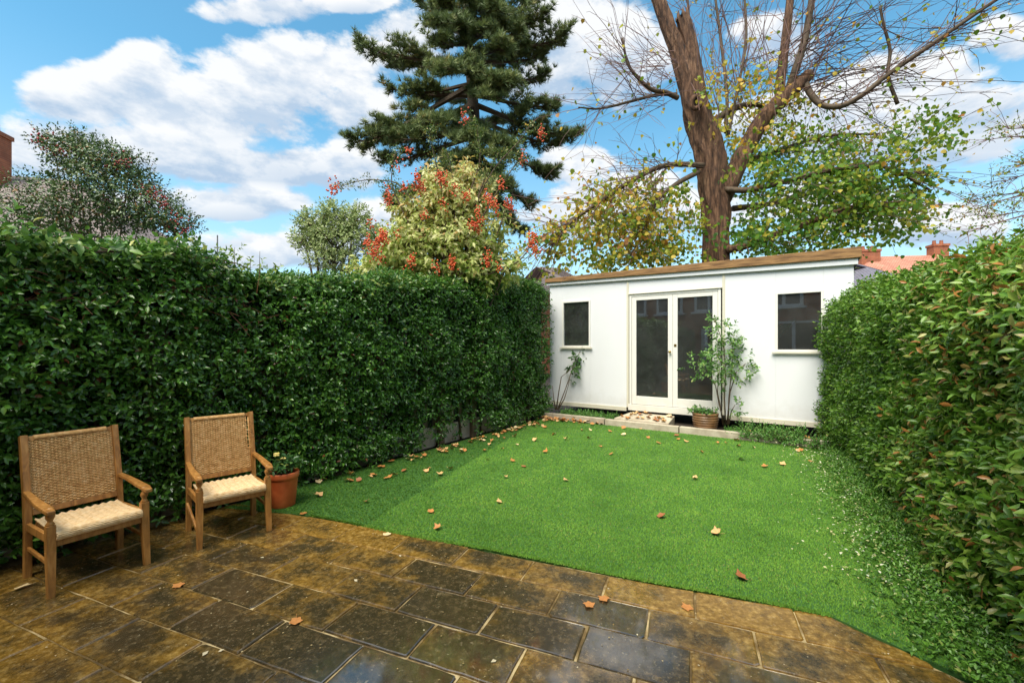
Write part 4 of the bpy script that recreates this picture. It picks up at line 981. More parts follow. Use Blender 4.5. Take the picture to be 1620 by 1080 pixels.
def lawn_label(p, v):
    r = (p-KP).dot(KN); h = (p-HP).dot(HN)
    pl_ = 'near the kerb' if r > -.9 else 'near the foot of the left hedge' if h < .7 else 'towards the right hedge' if p.x > 1.9 else 'near the paving' if p.y < 4.2 else 'in the middle'
    return VARL[v]+' curled leaf on the green lawn '+pl_
for x, y in [(440+a*.284, 640+b*.284) for a, b in L8]+[(840+a/3, 380+b/3) for a, b in Z7]+[(1047,820),(1172,918),(1133,847),(1085,700),(1210,740),(1100,760)]:
    v_ = random.randrange(10); drop(G(x,y), random.uniform(.055,.095), lawn_label(G(x,y), v_), 'leaves on the lawn', v_)
for i in range(75):     # drift against the left end of the kerb
    drop(K(-1.88+abs(random.gauss(0,.55)), -.03-abs(random.gauss(0,.10))), random.uniform(.06,.10), 'orange leaf in the drift against the left end of the kerb', 'leaves drifted against the kerb', z=.02+random.random()*.03)
for i in range(80):
    drop(Hh(random.triangular(.6,5.2,4.6), .12+abs(random.gauss(0,.16))), random.uniform(.055,.09), 'orange leaf in the line of leaves along the foot of the left hedge', 'leaves along the hedge foot')
for i in range(26):
    s = random.uniform(-.32,.6); f = random.uniform(0,1); drop(K(s,.14+.36*f,.14+.075*f), random.uniform(.07,.11), 'dry leaf lying on the concrete step below the glazed doors', 'leaves on the step', z=.015)
for i in range(16):
    drop(K(random.uniform(1.4,2.9),random.uniform(.14,.5),.065), random.uniform(.07,.1), 'dead leaf on the soil under the right side of the garden room', 'leaves in the bed', z=.015)
for x, y, lab in ((612,846,'yellow leaf on the sandy paving against the lawn edge'),(955,948,'orange leaf lying flat on the wet paving, upper of two together'),(932,958,'orange leaf lying flat on the wet paving, lower of two together'),(1087,962,'small yellow leaf on the paving right of the two orange leaves'),(282,927,'flat rusty leaf on the paving in front of the chairs'),(480,813,'small pale leaf at the lawn corner beside the orange pot'),(468,984,'torn orange leaf in the sandy joint of the dark flags')):
    drop(G(x,y), .07, lab, None, 10 if 'orange' in lab or 'rusty' in lab else 11, z=.008)
o = bpy.data.objects.new('fallen_leaf', dead_me[5]); col.objects.link(o); p = G(38,931); o.location = (p.x,p.y,.012); o.scale = (.03,.11,.05); o.rotation_euler = (0,0,-.5); tag(o, 'slim pale yellow leaf on the paving left of the near chair', 'leaf')

# ------------------------------------------------------------------ trees: tools
def curve(pts, n=8):
    """smooth polyline through points (Catmull-Rom)"""
    pts = [Vector(p) for p in pts]; out = []
    q = [pts[0]*2-pts[1]]+pts+[pts[-1]*2-pts[-2]]
    for i in range(1, len(q)-2):
        for k in range(n):
            t = k/n; a, b_, c, d = q[i-1], q[i], q[i+1], q[i+2]
            out.append(.5*((2*b_)+(c-a)*t+(2*a-5*b_+4*c-d)*t*t+(3*b_-a-3*c+d)*t**3))
    out.append(pts[-1]); return out
def limb(mb, pts, radii, sides=8, n=5, rough=.0):
    c = curve(pts, n); r = np.interp(np.linspace(0,1,len(c)), np.linspace(0,1,len(radii)), radii)
    j = (lambda p, a, i: 1+rough*mnoise.noise(Vector((math.cos(a)*2.0, math.sin(a)*2.0, p.z*1.6)))+rough*.5*math.sin(a*9+mnoise.noise(p*1.3)*5)) if rough else None
    mb.tube(c, list(r), sides, True, j); return c, r
def rvec(s=1.0): return Vector((random.gauss(0,s),random.gauss(0,s),random.gauss(0,s)))

# ------------------------------------------------------------------ big broken-topped lime tree behind the garden room
YT = 12.2
def T(px, py, d=0.0): return W(px, py, YT+d)
lime = empty('lime_tree', Vector((T(1132,420).x, YT, 0))); tag(lime, 'huge gnarled tree with broken top and yellowing leaves behind the garden room', 'tree')
pm = YT/FOC
mb = MB(); base = Vector((T(1132,420).x, YT, -.05))
trunk_pts = [base, base+Vector((0,0,1.6)), T(1132,410), T(1131,330), T(1124,255), T(1106,190), T(1086,120), T(1062,55), T(1040,-5), T(1022,-70,.2), T(1012,-120,.3)]
c, r_ = limb(mb, trunk_pts, [k*pm for k in (25,22,18.5,20,22,19.5,14.5,11,9.5,8,6)], 56, 12, .17)
trunk = mb.build('trunk', M_bark, lime, smooth=True)
mb = MB()
cs = curve([T(1106,170,-.05), T(1100,120,-.1), T(1090,65,-.1), T(1079,24,-.1)], 8); rs = np.interp(np.linspace(0,1,len(cs)), [0,.4,1], [13*pm,10.5*pm,9.5*pm])
def jag(p, a, i): return 1+.14*math.sin(a*7+p.z*3)+.1*math.sin(a*13)
vs0 = len(mb.v); mb.tube(cs, list(rs), 26, False, jag)
top = len(mb.v)-26                         # splintered top
for k in range(26):
    v = mb.v[top+k]; mb.v[top+k] = (v[0], v[1], v[2]+random.uniform(-.16,.14))
mb.v.append(tuple(cs[-1]-Vector((0,0,.35)))); ci = len(mb.v)-1
mb.f += [(top+k, top+(k+1)%26, ci) for k in range(26)]
mb.build('broken_stub', M_bark, lime, smooth=True)
M_hole_shade = mat_flat('hollow_shade', (.006,.004,.003), (.012,.008,.006), 9, .95)  # shade inside the knot hole, put into a near-black colour
mb = MB(); hc = T(1100,164,-.41)
for k in range(1):
    ring_ = [hc+Vector((math.cos(a)*6.5*pm, -.05+.03*math.sin(a*2), math.sin(a)*9*pm)) for a in np.linspace(0,2*math.pi,17)]
    mb.tube(ring_, 3.6*pm, 8, False)
ko = mb.build('knot_ring', M_bark, lime, smooth=True)
mb = MB(); mb.lathe([(0,.02),(5*pm,.0),(6*pm,-.03)], (0,0,0), 14); me = mb.mesh('hollow_shade'); o = link('hollow_shade', me, M_hole_shade, None); o.location = hc+Vector((0,-.03,0)); o.rotation_euler = (R(90),0,0); o.scale = (1,1.4,1); adopt(o, ko)  # shallow dark disc stands for the shaded depth of the hole
BR = []     # (points, r0, r1)
def branch(pts, w0, w1, tw=1.0, sides=8):
    mb = MB(); c, r = limb(mb, [T(*p) for p in pts], [w0*pm/2, (w0*.6+w1*.4)*pm/2, w1*pm/2], sides, 6, .06 if w0 > 14 else .0); mb.build('branch', M_bark if w0 > 13 else M_stem, lime, smooth=True); BR.append((c, r, tw))
branch([(1140,318,0),(1160,278,.0),(1182,232,.1),(1205,192,.1),(1237,158,.0),(1268,130,-.1),(1280,118,-.1)], 29, 17, .5, 14)
branch([(1232,165,0),(1236,120,.1),(1243,60,.2),(1250,0,.2),(1256,-60,.3)], 15, 10, 1.0, 10)
branch([(1246,145,0),(1262,100,-.2),(1274,60,-.2),(1284,0,-.3),(1290,-60,-.3)], 12, 8, 1.0)
branch([(1272,126,-.1),(1282,148,-.3),(1300,166,-.5),(1330,168,-.8),(1365,150,-1.0),(1405,118,-1.2),(1480,66,-1.5),(1570,4,-1.8),(1640,-40,-2)], 10, 4, 1.3)
branch([(1112,262,-.3),(1075,260,-.6),(1045,264,-.8),(1010,280,-1.0),(960,312,-1.3),(905,350,-1.5),(872,388,-1.6)], 9, 3, 2.4)
branch([(1105,272,-.3),(1072,290,-.7),(1045,312,-.9),(1032,332,-1),(1018,372,-1.1)], 8, 3, 2.2)
branch([(1150,395,-.2),(1180,388,-.5),(1225,372,-.8),(1280,352,-1.2),(1345,328,-1.5),(1400,322,-1.8)], 14, 3, 1.4)
branch([(1145,300,-.2),(1190,300,-.6),(1250,285,-1.0),(1320,268,-1.3),(1400,265,-1.6),(1470,300,-1.9)], 10, 3, 1.5)
branch([(1150,270,.3),(1180,255,.8),(1240,235,1.2),(1310,215,1.5),(1390,212,1.8)], 10, 3, 1.4)
branch([(1160,330,.4),(1220,322,.9),(1290,305,1.2),(1370,300,1.6)], 10, 3, 1.4)
branch([(1120,205,.3),(1150,178,.5),(1190,165,.7),(1230,178,.8)], 13, 5, 1.0)
branch([(1072,155,-.3),(1052,146,-.5),(1028,140,-.7),(995,105,-.9),(985,60,-1.0)], 8, 2.5, 1.0)
branch([(1070,150,-.2),(1040,150,-.4),(1000,160,-.6),(950,172,-.8),(915,170,-1)], 6, 2, 1.0)
branch([(1090,130,.3),(1092,60,.5),(1088,0,.6),(1090,-50,.6)], 5, 3, 1.0)
branch([(1148,210,.2),(1150,150,.4),(1140,60,.6),(1132,0,.6),(1128,-50,.7)], 6, 3, 1.0)
branch([(1152,215,.2),(1165,150,.2),(1180,70,.3),(1178,0,.3),(1175,-50,.4)], 5, 3, 1.0)
branch([(1420,165,-1.0),(1405,120,-1.0),(1408,80,-1.0),(1398,40,-1.1),(1392,10,-1.1)], 5, 3, .5)
# thin wands: long straight shoots from the pollard knuckle and everywhere along the limbs
tw = MB(); ends = []
def wand(p, d, L, r0, bend, seg=6, store=True, leafy=1.0):
    pts = [p.copy()]; d = d.normalized()
    for i in range(seg):
        d = (d+rvec(.12)+bend/seg).normalized(); p = p+d*L/seg; pts.append(p.copy())
    tw.tube(pts, list(np.linspace(r0, .0035, seg+1)), 3, False)
    if store: ends.append((pts, leafy))
    return pts
kn = T(1280,122,-.1)
HK = BR[3][0][4:int(len(BR[3][0])*.72)]
for i in range(64):
    a = random.uniform(.0,1.1) if i%3 else random.uniform(.4,1.45); d = Vector((math.cos(a), random.uniform(-.55,.55), math.sin(a)))
    s = random.choice(HK)+rvec(.02) if i%4 == 0 else T(random.uniform(1240,1300), random.uniform(70,150), random.uniform(-.5,.3))
    pts = wand(s, d, random.uniform(1.8,6.0), random.uniform(.012,.020), Vector((.3,0,-.45)), 7, True, .45)
    for j in range(3):
        q = random.choice(pts[2:-1]); wand(q, d+rvec(.35), random.uniform(.5,1.3), .007, Vector((.1,0,-.3)), 4, True, .55)
for (c, r, dens_) in BR:
    Ltot = sum((c[i+1]-c[i]).length for i in range(len(c)-1)); 
    for k in range(int(Ltot*8*dens_)):
        i = random.randrange(len(c)//5, len(c)-1); t_ = (c[i+1]-c[i]).normalized()
        d = t_*.7+rvec(.6); out = c[i]-Vector((T(1130,200).x, YT, c[i].z)); d += out.normalized()*.35
        up = .25 if c[i].z > 6.8 else -.10
        pts = wand(c[i].copy(), d, random.uniform(.7,2.3), random.uniform(.008,.015), Vector((0,0,up-.25)), 5, True, 1.0)
        for j in range(2):
            q = random.choice(pts[1:]); wand(q, d+rvec(.6), random.uniform(.3,.8), .006, Vector((0,0,-.25)), 3, True, 1.0)
for i in range(70):       # upright wands filling the top
    s = T(random.uniform(1100,1290), random.uniform(90,200), random.uniform(-.8,1)); wand(s, Vector((random.uniform(-.35,.5),random.uniform(-.3,.3),1)), random.uniform(1.5,3.8), .012, Vector((0,0,.0)), 5, True, .4)
for i in range(46):       # fine wands arching out to the left
    s = T(random.uniform(1040,1075), random.uniform(80,170), -.4); wand(s, Vector((-1,random.uniform(-.4,.4),random.uniform(-.7,.8))), random.uniform(1.2,2.6), .009, Vector((0,0,.1)), 6, True, .25)
tag(tw.build('twigs', M_twig, lime), kind='stuff')
# leaves along the twigs: thick and green low on the right, yellow and thin elsewhere
lp, la, ln, lr = [], [], [], []
def leaf_at(p, yellow):
    lp.append(p+rvec(.06)); a = rvec(.6)+Vector((0,-.1,-.75)); la.append(a); ln.append(rvec(.55)+Vector((0,-.5,.65))); lr.append(min(1,max(0,yellow)))
def region(p):
    px = CX+FOC*p.x/p.y; py = HZ-FOC*(p.z-CH)/p.y
    g = max(0, 1-((px-1320)/210)**2-((py-315)/120)**2)           # dense green skirt
    l = max(0, 1-((px-985)/150)**2-((py-365)/85)**2)
    u = max(0, 1-((px-1180)/170)**2-((py-190)/150)**2)
    return g, l, u, px, py
for pts, lf in ends:
    for i in range(len(pts)-1):
        for k in range(2):
            p = pts[i].lerp(pts[i+1], random.random()); g, l, u, px, py = region(p)
            pr = (.10+1.0*g+.75*l+.32*u)*lf
            if py < 150: pr *= .5
            if px > 1480: pr += .10
            while pr > 0:
                if random.random() < pr: leaf_at(p, random.gauss(.62,.22)-.42*g+.05*l)
                pr -= 1
# drooping leafy sprays that make up the green skirt and the low left side
def sprays(n, cx, cy, rx, ry, dd, ymean, lean):
    for i in range(n):
        while True:
            a, b_ = random.uniform(-1,1), random.uniform(-1,1)
            if a*a+b_*b_ < 1: break
        p = T(cx+a*rx, cy+b_*ry, random.uniform(*dd)); d = Vector((lean+random.gauss(0,.5), random.gauss(0,.6), random.gauss(-.1,.18)))
        L = random.uniform(.5,1.1); d.normalize(); m_ = random.randrange(10,20); s_ = random.gauss(0,.1)
        for j in range(m_):
            q = p+d*L*j/m_+Vector((0,0,-.18*(j/m_)**2)); leaf_at(q+rvec(.05), random.gauss(ymean+s_,.13))
sprays(165, 1300, 330, 150, 62, (-2.2,1.8), .36, .5); sprays(105, 1370, 290, 115, 75, (-2.4,1.5), .42, .6); sprays(70, 1255, 250, 95, 62, (-1.6,1.8), .38, .4)
sprays(45, 1000, 320, 90, 50, (-1.6,.6), .62, -.5); sprays(30, 930, 372, 60, 40, (-1.8,.2), .66, -.6); sprays(38, 1440, 205, 55, 30, (-2.2,.5), .42, .7); sprays(90, 1230, 375, 100, 26, (-2,1.5), .25, .3); sprays(85, 975, 378, 125, 48, (-1.8,.8), .60, -.5); sprays(55, 1050, 340, 75, 60, (-1.2,.8), .52, -.3); sprays(70, 1180, 170, 85, 70, (-1,1.2), .66, .1); sprays(45, 1030, 395, 70, 22, (-1.6,.6), .5, -.2)
M_lime = mat_leaf('lime_leaf', [(0,(.025,.095,.010)),(.25,(.06,.18,.02)),(.45,(.18,.30,.03)),(.6,(.42,.44,.06)),(.78,(.70,.48,.06)),(.92,(.55,.25,.04)),(1,(.34,.13,.03))], .45, .42, .3, .35)
lp_, la_, ln_ = (np.array([list(v) for v in x]) for x in (lp, la, ln)); lr_ = np.array(lr)
foliage('crown', leaf_round(), lp_, frames(la_, ln_), rng.uniform(.075,.130,len(lp_)), lr_, M_lime, lime)

# ------------------------------------------------------------------ pine
YP = 18.0
def PT(px, py, d=0.0): return W(px, py, YP+d)
pine = empty('pine_tree', Vector((PT(757,420).x, YP, 0))); tag(pine, 'tall dark pine with tiered upswept boughs in the middle of the sky', 'tree')
mb = MB(); b0 = Vector((PT(757,420).x, YP, -.05)); pp = YP/FOC
limb(mb, [b0, PT(757,420), PT(755,330), PT(751,200), PT(742,80), PT(736,-20), PT(733,-120)], [15*pp,13*pp,11*pp,9*pp,7*pp,5*pp,3*pp], 16, 6, .08); mb.build('trunk', M_stem, pine, smooth=True)
need_n = 18; V = []; F = []
rr = random.Random(3)
for k in range(need_n):
    th = rr.uniform(0,6.28); el = rr.uniform(.25,1.25); d = Vector((math.cos(th)*math.sin(el), math.cos(el), math.sin(th)*math.sin(el))); s = d.cross(Vector((rr.random(),rr.random(),rr.random()))).normalized()*.055
    o_ = len(V); V += [tuple(-s), tuple(s), tuple(d)]; F.append((o_,o_+1,o_+2))
TUFT = (np.array(V), F)
tp, ta = [], []; boughs = MB()
def trunkx(py): return float(np.interp(py, [-120,-20,80,200,330,420], [733,736,742,751,755,757]))
def bough(py, tx, ty, dd, fullness=1.0):
    a = PT(trunkx(py), py); tip = PT(trunkx(py)+(tx-trunkx(py))*.93, ty, dd); L = (tip-a).length
    midp = a.lerp(tip,.5)+Vector((0,0,-.045*L)); pts = curve([a, a.lerp(tip,.25)+Vector((0,0,-.02*L)), midp, a.lerp(tip,.8)+Vector((0,0,-.045*L)), tip], 5)
    boughs.tube(pts, list(np.linspace(.075+.012*L,.012,len(pts))), 5, False)
    ax = (tip-a).normalized(); sd_ = ax.cross(Vector((0,0,1))).normalized()
    nbr = int(L*11*fullness)
    for i in range(nbr):
        f = random.uniform(.22,1)**.8; k = min(int(f*(len(pts)-1)), len(pts)-2); p = pts[k].lerp(pts[k+1], random.random())
        s = random.choice((-1,1)); bl = (1-f*.62)*random.uniform(.5,1.3)*(.45+L*.24); d = (ax*.75+sd_*s*random.uniform(.25,1.2)+Vector((0,0,random.uniform(-.22,.30)))).normalized()
        e = p+d*bl+Vector((0,0,.10*bl)); boughs.tube([p, p.lerp(e,.5)+Vector((0,0,-.04)), e], [.02,.013,.006], 3, False)
        m_ = max(5, int(bl*11))
        for j in range(m_):
            g = random.uniform(.25,1.02); q = p.lerp(e,g)+rvec(.05); tp.append(q); ta.append((d*.5+Vector((0,0,.75))+rvec(.35)).normalized())
    for j in range(int(8*fullness)): q = tip+rvec(.12); tp.append(q); ta.append((ax*.8+Vector((0,0,.6))+rvec(.3)).normalized())
for b_ in [(60,655,-5,0),(100,562,72,-.3),(110,600,90,1.0),(150,612,140,.2),(135,545,226,-.2),(165,590,215,1.2),(215,600,252,.2),(235,615,318,-.3),(45,860,-8,.2),(60,872,22,-.8),(80,902,58,.1),(100,870,85,1.0),(125,868,120,.4),(150,886,166,-.2),(165,915,213,.1),(190,890,225,1.2),(215,882,272,-.3),(240,845,322,.2),(255,810,345,-.4),(280,640,345,.3),(300,830,365,.5),
          (40,690,-20,-2.2),(70,690,60,-2.6),(110,700,105,-2.8),(90,800,70,-2.4),(130,800,130,-2.8),(170,680,190,-2.8),(200,800,225,-2.6),(190,735,215,-3),(240,690,290,-2.4),(250,780,300,-2.6),(20,760,-40,-1.8),(20,700,-60,1),(10,800,-50,.5),
          (60,700,30,2.4),(110,790,90,2.6),(150,690,150,2.6),(190,800,190,2.6),(230,700,250,2.4),(260,770,300,2.2),(0,720,-90,0),(-30,760,-100,.3),(20,690,5,-1.5),(35,790,15,-1.6),(10,745,-10,-2.2),(55,715,35,-2.4),(70,770,45,-2.2),(5,840,-30,-.6),(5,670,-40,.4)]:
    bough(*b_, fullness=1.0)
for i in range(24):
    y_ = random.uniform(-70,315); hwid = float(np.interp(y_, [-70,0,60,160,220,280,330], [95,115,145,140,165,125,80]))*random.uniform(.55,.95); an = random.uniform(0,6.283)
    bough(y_, trunkx(y_)+hwid*math.cos(an), y_+random.uniform(0,.30)*hwid-8, hwid*math.sin(an)*pp, fullness=.8)
boughs.build('boughs', M_stem, pine)['kind'] = 'stuff'
M_pine = mat_leaf('pine_needles', [(0,(.07,.105,.04)),(.5,(.17,.225,.075)),(.85,(.31,.34,.12)),(1,(.45,.34,.15))], .5, .15, .3, .2)
tp_, ta_ = (np.array([list(v) for v in x]) for x in (tp, ta))
foliage('crown', TUFT, tp_, frames(ta_, rng.normal(0,1,(len(ta_),3))), rng.uniform(.18,.31,len(tp_)), np.clip(rng.beta(2,2.5,len(tp_))+.12*wob(tp_,1.2,1.),0,1), M_pine, pine)

# ------------------------------------------------------------------ shrubs beyond the left hedge
def shrub(name, label, cat, center, clumps, k, ls, slen, mat, tmpl, per_len=None, stemr=.03, droop=.25, upd=.4, rfun=None, dn=2.4):
    e = empty(name, (center.x, center.y, 0)); tag(e, label, cat); Ps, Ds, st = [], [], MB()
    b0 = Vector((center.x, center.y, -.05))
    for (c, rx, ry, rz_, n) in clumps:
        n = int(n*dn); u = nrm(rng.normal(0,1,(n,3))); rad = rng.uniform(.35,1.05,n)**.6; lump = 1+.34*wob(u, 3.4, c.x*3+c.z)
        Ps.append(np.array(c)[None,:]+u*(rad*lump)[:,None]*np.array([[rx,ry,rz_]])); d = u+rng.normal(0,.35,(n,3)); d[:,2] += upd; Ds.append(d)
        st.tube([b0+rvec(.04), b0.lerp(c,.5)+Vector((0,0,.2)), c], [stemr, stemr*.7, stemr*.35], 5)
        for j in range(7):
            q = c+Vector((random.gauss(0,rx*.5),random.gauss(0,ry*.5),random.gauss(0,rz_*.5))); st.tube([c-Vector((0,0,rz_*.5)), c.lerp(q,.5), q], [stemr*.4,stemr*.25,stemr*.1], 4, False)
    P_ = np.concatenate(Ps); D_ = np.concatenate(Ds)
    pos, fr, sz, ids = sprigs(P_, D_, rng.uniform(.6,1.2,len(P_))*slen, k, ls, (70,20), droop)
    rv = rng.uniform(0,1,len(pos)) if rfun is None else rfun(pos)
    st.build('stems', M_stem, e, smooth=True); foliage('crown', tmpl, pos, fr, sz, rv, mat, e); return e
M_berry = mat_flat('red_berries', (.55,.05,.015), (.75,.14,.03), 20, .3)
M_berryp = mat_flat('crimson_berries', (.30,.025,.03), (.46,.06,.05), 20, .35)
def berries(parent, p, n, spread, r, mat):
    mb = MB()
    for i in range(n):
        q = p+Vector((random.gauss(0,spread[0]),random.gauss(0,spread[0]),random.gauss(0,spread[1]))); mb.lathe([(.1*r,-r),(.75*r,-.6*r),(r,0),(.75*r,.65*r),(.1*r,r)], q, 6)
    o = mb.build('berry_cluster', mat, parent, smooth=True); o['kind'] = 'stuff'; return o
# dark bush with crimson berries, far left
Yb = 6.4
def B(px, py, d=0.0): return W(px, py, Yb+d)
M_dark = mat_leaf('dark_small_leaf', [(0,(.04,.09,.025)),(.6,(.09,.17,.045)),(.9,(.17,.24,.07)),(1,(.34,.15,.05))], .35, .15)
cl = [(B(110,330),.75,.6,.42,190),(B(60,345),.4,.5,.3,70),(B(180,305),.62,.6,.45,170),(B(165,265),.42,.4,.28,95),(B(120,245),.32,.3,.22,60),(B(225,330),.5,.5,.35,100),(B(265,350),.3,.3,.22,45),(B(85,225),.20,.2,.10,18),(B(205,265),.22,.3,.16,26),(B(118,228),.10,.1,.14,10),(B(125,222),.05,.08,.1,6),(B(290,360),.16,.2,.08,12),(B(140,232),.10,.1,.16,9),(B(185,250),.12,.1,.12,9)]
bb = shrub('berry_bush', 'dark leafy bush with crimson berries above the left hedge', 'shrub', B(150,420,.2), cl, 7, .058, .16, M_dark, LEAF_LO, stemr=.018, dn=3.2)
for (x,y) in [(62,218),(70,222),(78,232),(88,236),(95,222),(100,240),(112,235),(125,240),(85,240),(186,248),(192,258),(184,262),(202,255),(238,300),(245,310),(215,305),(255,325),(262,320),(290,362),(283,370),(175,320),(180,325),(85,318),(280,345),(150,250),(225,290)]:
    berries(bb, B(x,y,random.uniform(-.35,.0)), 12, (.06,.045), .013, M_berryp)
# silvery small tree in the distance
Ym = 13.5
def S(px, py, d=0.0): return W(px, py, Ym+d)
M_silver = mat_leaf('silvery_leaf', [(0,(.14,.21,.06)),(.5,(.34,.43,.15)),(1,(.60,.64,.32))], .5, .3, .3)
shrub('small_tree', 'small pale silvery green tree between the berry bush and the pine', 'tree', S(530,440), [(S(530,385),.75,.8,.5,190),(S(492,352),.42,.4,.30,90),(S(560,345),.45,.4,.30,90),(S(525,336),.30,.4,.24,60),(S(482,380),.30,.4,.28,60),(S(585,370),.34,.4,.36,70),(S(530,412),.85,.7,.4,130),(S(545,362),.4,.4,.3,60),(S(510,372),.35,.4,.3,60)], 6, .11, .2, M_silver, LEAF_LO, stemr=.07)
# variegated maple-like shrub
Yv = 7.6
def Vv(px, py, d=0.0): return W(px, py, Yv+d)
M_var = mat_leaf('variegated_leaf', [(0,(.10,.24,.03)),(.35,(.34,.46,.09)),(.7,(.66,.68,.26)),(.92,(.80,.76,.44)),(1,(.62,.40,.16))], .5, .35, .3, .25)
cl = [(Vv(700,400),.75,.55,.5,190),(Vv(650,405),.55,.5,.42,110),(Vv(740,385),.5,.5,.45,120),(Vv(720,335),.45,.4,.42,130),(Vv(700,310),.32,.3,.28,60),(Vv(745,330),.3,.3,.3,50),(Vv(665,350),.35,.35,.3,60),(Vv(760,430),.35,.4,.3,50),(Vv(620,420),.35,.4,.25,45),(Vv(735,285),.22,.2,.2,24),(Vv(590,432),.3,.3,.12,26),(Vv(800,425),.25,.3,.16,22),(Vv(640,375),.2,.2,.18,18),(Vv(775,395),.2,.2,.2,18),(Vv(690,288),.14,.15,.14,10),(Vv(762,300),.14,.15,.16,10),(Vv(640,330),.14,.15,.14,9),(Vv(790,360),.12,.15,.14,8)]
def rvar(pos):
    z = (pos[:,2]-2.4)/2.2; return np.clip(.47+.42*z+rng.normal(0,.2,len(pos)), 0, 1)
vm = shrub('variegated_shrub', 'pale cream and green variegated shrub rising over the left hedge', 'shrub', Vv(705,450,.1), cl, 7, .125, .22, M_var, leaf_hi(.42,.1,.35), stemr=.035, droop=.55, upd=.15, rfun=rvar, dn=2.5)
# pyracantha with arching sprays and orange berries
Yq = 7.3
def Q(px, py, d=0.0): return W(px, py, Yq+d)
M_pyr = mat_leaf('firethorn_leaf', [(0,(.04,.10,.02)),(.5,(.11,.19,.035)),(.85,(.26,.30,.06)),(1,(.4,.28,.07))], .4, .25)
py_ = empty('firethorn', Vector((Q(690,450).x, Yq+.2, 0))); tag(py_, 'firethorn with arching sprays and orange red berry clusters in front of the pine', 'shrub')
arch = [[(690,450),(680,380),(640,300),(600,285),(560,288),(528,300)],[(690,450),(690,360),(668,300),(640,305),(612,300),(610,320)],[(700,450),(705,340),(690,260),(680,215),(683,205)],[(705,450),(735,330),(758,260),(757,225),(752,195),(735,188)],[(710,450),(745,340),(780,270),(820,225),(840,200),(858,210)],[(715,450),(760,350),(795,290),(822,252),(828,248)],[(690,450),(650,390),(610,380),(590,390),(583,380)],[(715,450),(780,380),(800,330),(808,325)],[(690,450),(640,340),(620,290),(625,245),(630,240)],[(720,450),(810,420),(842,385),(845,375)],[(700,450),(720,330),(712,262),(706,240)],[(705,450),(760,300),(778,262),(790,240)]]
mb = MB(); Ps, Ds = [], []
for a in arch:
    dv = random.uniform(-.35,.25); c = curve([Q(x,y,dv*i/len(a)) for i,(x,y) in enumerate(a)], 6); mb.tube(c, list(np.linspace(.016,.004,len(c))), 5, False)
    for i in range(len(c)//3, len(c)-1):
        for k in range(4):
            p = c[i].lerp(c[i+1], random.random())+rvec(.05); Ps.append(list(p)); d = (c[i+1]-c[i]).normalized()*.5+rvec(.6); Ds.append(list(d))
mb.build('stems', M_stem, py_, smooth=True)
pos, fr, sz, ids = sprigs(np.array(Ps), np.array(Ds), np.full(len(Ps),.09), 5, .05, (70,25), .15)
foliage('foliage', LEAF_LO, pos, fr, sz, rng.uniform(0,1,len(pos)), M_pyr, py_)
for (x,y,n) in [(528,297,6),(526,304,8),(533,296,5),(525,286,4),(613,300,7),(614,312,9),(615,318,7),(660,280,16),(662,292,18),(666,297,10),(696,280,18),(703,287,14),(640,298,12),(735,188,14),(857,213,14),(828,250,10),(793,292,12),(772,312,16),(780,322,14),(786,330,8),(803,322,14),(810,330,10),(583,382,12),(578,386,8),(600,380,18),(608,378,16),(596,392,16),(592,402,14),(606,372,12),(602,408,10),(651,414,20),(714,412,18),(717,422,8),(671,340,10),(738,312,14),(748,356,18),(755,362,10),(760,348,10),(845,376,12),(843,388,14),(849,396,10),(838,380,7),(770,404,12),(772,416,14),(690,424,8),(646,242,8),(630,262,6),(790,424,8),(702,322,8),(585,358,6),(630,372,8),(757,335,10),(720,300,8)]:
    berries(py_, Q(x,y,random.uniform(-.55,-.25)), int(n*2.2), (.036,.055), .0145, M_berry)
# young yellow-green shoots poking over the hedge between the bush and the pine
M_young = mat_leaf('young_leaf', [(0,(.10,.22,.03)),(1,(.36,.46,.12))], .45, .35)
for i, (px, h, lab) in enumerate(((395,.32,'leftmost young shoot above the left hedge'),(420,.24,'small young shoot above the left hedge, second from the left'),(435,.34,'taller yellow green shoot above the left hedge'),(460,.2,'low young shoot above the left hedge near the silvery tree'))):
    t_ = tpx(px); b_ = Hh(t_, -.35, float(heightL(t_))-.2); e = empty('young_shoot', b_); tag(e, lab, 'shoot', 'young shoots above the hedge')
    mb = MB(); mb.tube([b_, b_+Vector((.02,0,h*.6)), b_+Vector((.05*random.uniform(-1,1),0,h+.15))], [.006,.005,.002], 4); mb.build('stem', M_stem, e)
    P_ = np.array([list(b_+Vector((random.gauss(0,.05),random.gauss(0,.05),.15+h*random.random()))) for _ in range(9)]); pos, fr, sz, ids = sprigs(P_, rng.normal(0,.6,(9,3))+np.array([[0,0,.7]]), np.full(9,.07), 5, .06, (70,25), .2)
    foliage('foliage', LEAF_LO, pos, fr, sz, rng.uniform(0,1,len(pos)), M_young, e)
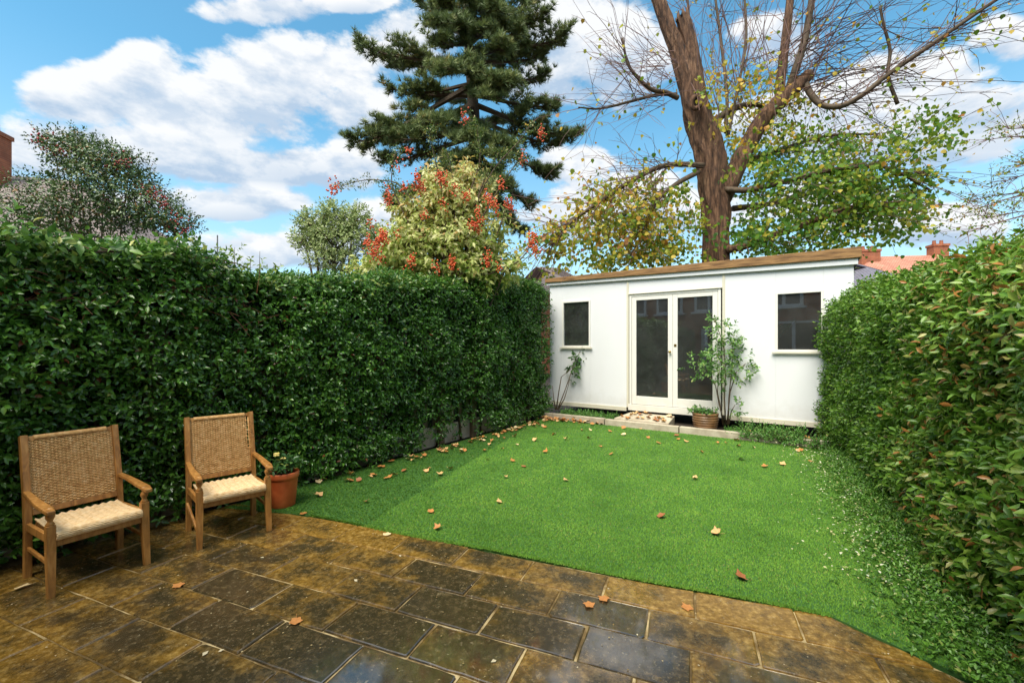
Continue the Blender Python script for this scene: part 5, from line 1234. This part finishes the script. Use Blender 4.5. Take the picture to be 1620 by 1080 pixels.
# large-leaved climber over the top left of the hedge
P_ = []
for i in range(150):
    t_ = random.uniform(-2.6,-.75); P_.append(list(Hh(t_, random.gauss(-.12,.16), float(heightL(t_))+random.uniform(-.15,.06)+.06*math.sin(t_*5))))
P_ = np.array(P_); D_ = rng.normal(0,.5,(len(P_),3))+np.array([[.3,-.3,.7]]); pos, fr, sz, ids = sprigs(P_, D_, np.full(len(P_),.12), 6, .095, (75,30), .3)
e = empty('climbing_plant', Hh(-1.6,-.1)); tag(e, 'bright green large leaved climber sprawling over the top left of the hedge', 'climber')
foliage('foliage', LEAF_HI, pos, fr, sz, rng.uniform(0,1,len(pos)), mat_leaf('bright_climber_leaf', [(0,(.04,.12,.02)),(.5,(.10,.24,.035)),(.9,(.20,.36,.07)),(1,(.5,.5,.12))], .38, .3), e)
mb = MB()
for i in range(14):
    t_ = -2.6+i*.13; c = [Hh(t_+.12*k, -.1+.05*math.sin(k+i), float(heightL(t_))+.02*math.cos(k*2+i)) for k in range(5)]; mb.tube(c, .006, 4, False)
mb.build('stems', M_stem, e)

# ------------------------------------------------------------------ ash-like tree at the right edge
Ya = 9.5
def Aa(px, py, d=0.0): return W(px, py, Ya+d)
ash = empty('ash_tree', Vector((Aa(1730,420).x, Ya, 0))); tag(ash, 'thin branched tree with sparse yellow green leaves at the right edge', 'tree')
mb = MB(); limb(mb, [Vector((Aa(1730,420).x, Ya, -.05)), Aa(1735,350), Aa(1725,200), Aa(1735,40), Aa(1720,-80)], [.14,.12,.1,.07,.04], 12, 6, .08); mb.build('trunk', M_bark, ash, smooth=True)
tw = MB(); ends = []; Ps, Ds = [], []
for (y0, x1, y1, dd) in [(330,1520,372,-.6),(300,1545,330,-.2),(260,1560,300,.3),(330,1580,400,-.4),(230,1555,222,-.4),(280,1600,262,.2),(220,1590,205,.1),(340,1560,345,.3),(310,1530,318,.6)]:
    a = Aa(1730,y0); b_ = Aa(x1,y1,dd); pts = curve([a, a.lerp(b_,.4)+Vector((0,0,.15)), a.lerp(b_,.75)+Vector((0,0,.1)), b_], 5); tw.tube(pts, list(np.linspace(.024,.005,len(pts))), 5, False)
    for j in range(26):
        i = random.randrange(4,len(pts)-1); d = (b_-a).normalized()*.7+rvec(.5); q = wand(pts[i].copy(), d, random.uniform(.25,.8), .006, Vector((0,0,-.2)), 4)
        for k in range(2): Ps.append(list(random.choice(q[1:]))); Ds.append(list(d+rvec(.5)))
tag(tw.build('branches', M_twig, ash), kind='stuff')
pos, fr, sz, ids = sprigs(np.array(Ps), np.array(Ds), np.full(len(Ps),.16), 5, .085, (70,20), .3)
keep = rng.uniform(0,1,len(pos)) < .55
foliage('crown', LEAF_LO, pos[keep], fr[keep], sz[keep], rng.uniform(0,1,keep.sum()), mat_leaf('ash_leaf', [(0,(.07,.15,.02)),(.5,(.20,.28,.04)),(.85,(.5,.40,.06)),(1,(.5,.2,.04))], .45, .4, .3), ash)
# bare aerial pole beyond the hedge
pa = W(344,372,16); mb = MB(); mb.tube([(pa.x,pa.y,0),(pa.x,pa.y,pa.z)], .022, 8)
mb.bar((pa.x-.12,pa.y,pa.z-.45),(pa.x+.12,pa.y,pa.z-.45),.03,.03)
tag(mb.build('aerial_pole', mat_flat('grey_metal',(.12,.12,.13),(.2,.2,.2),9,.5)), 'thin grey aerial pole far beyond the left hedge', 'pole')
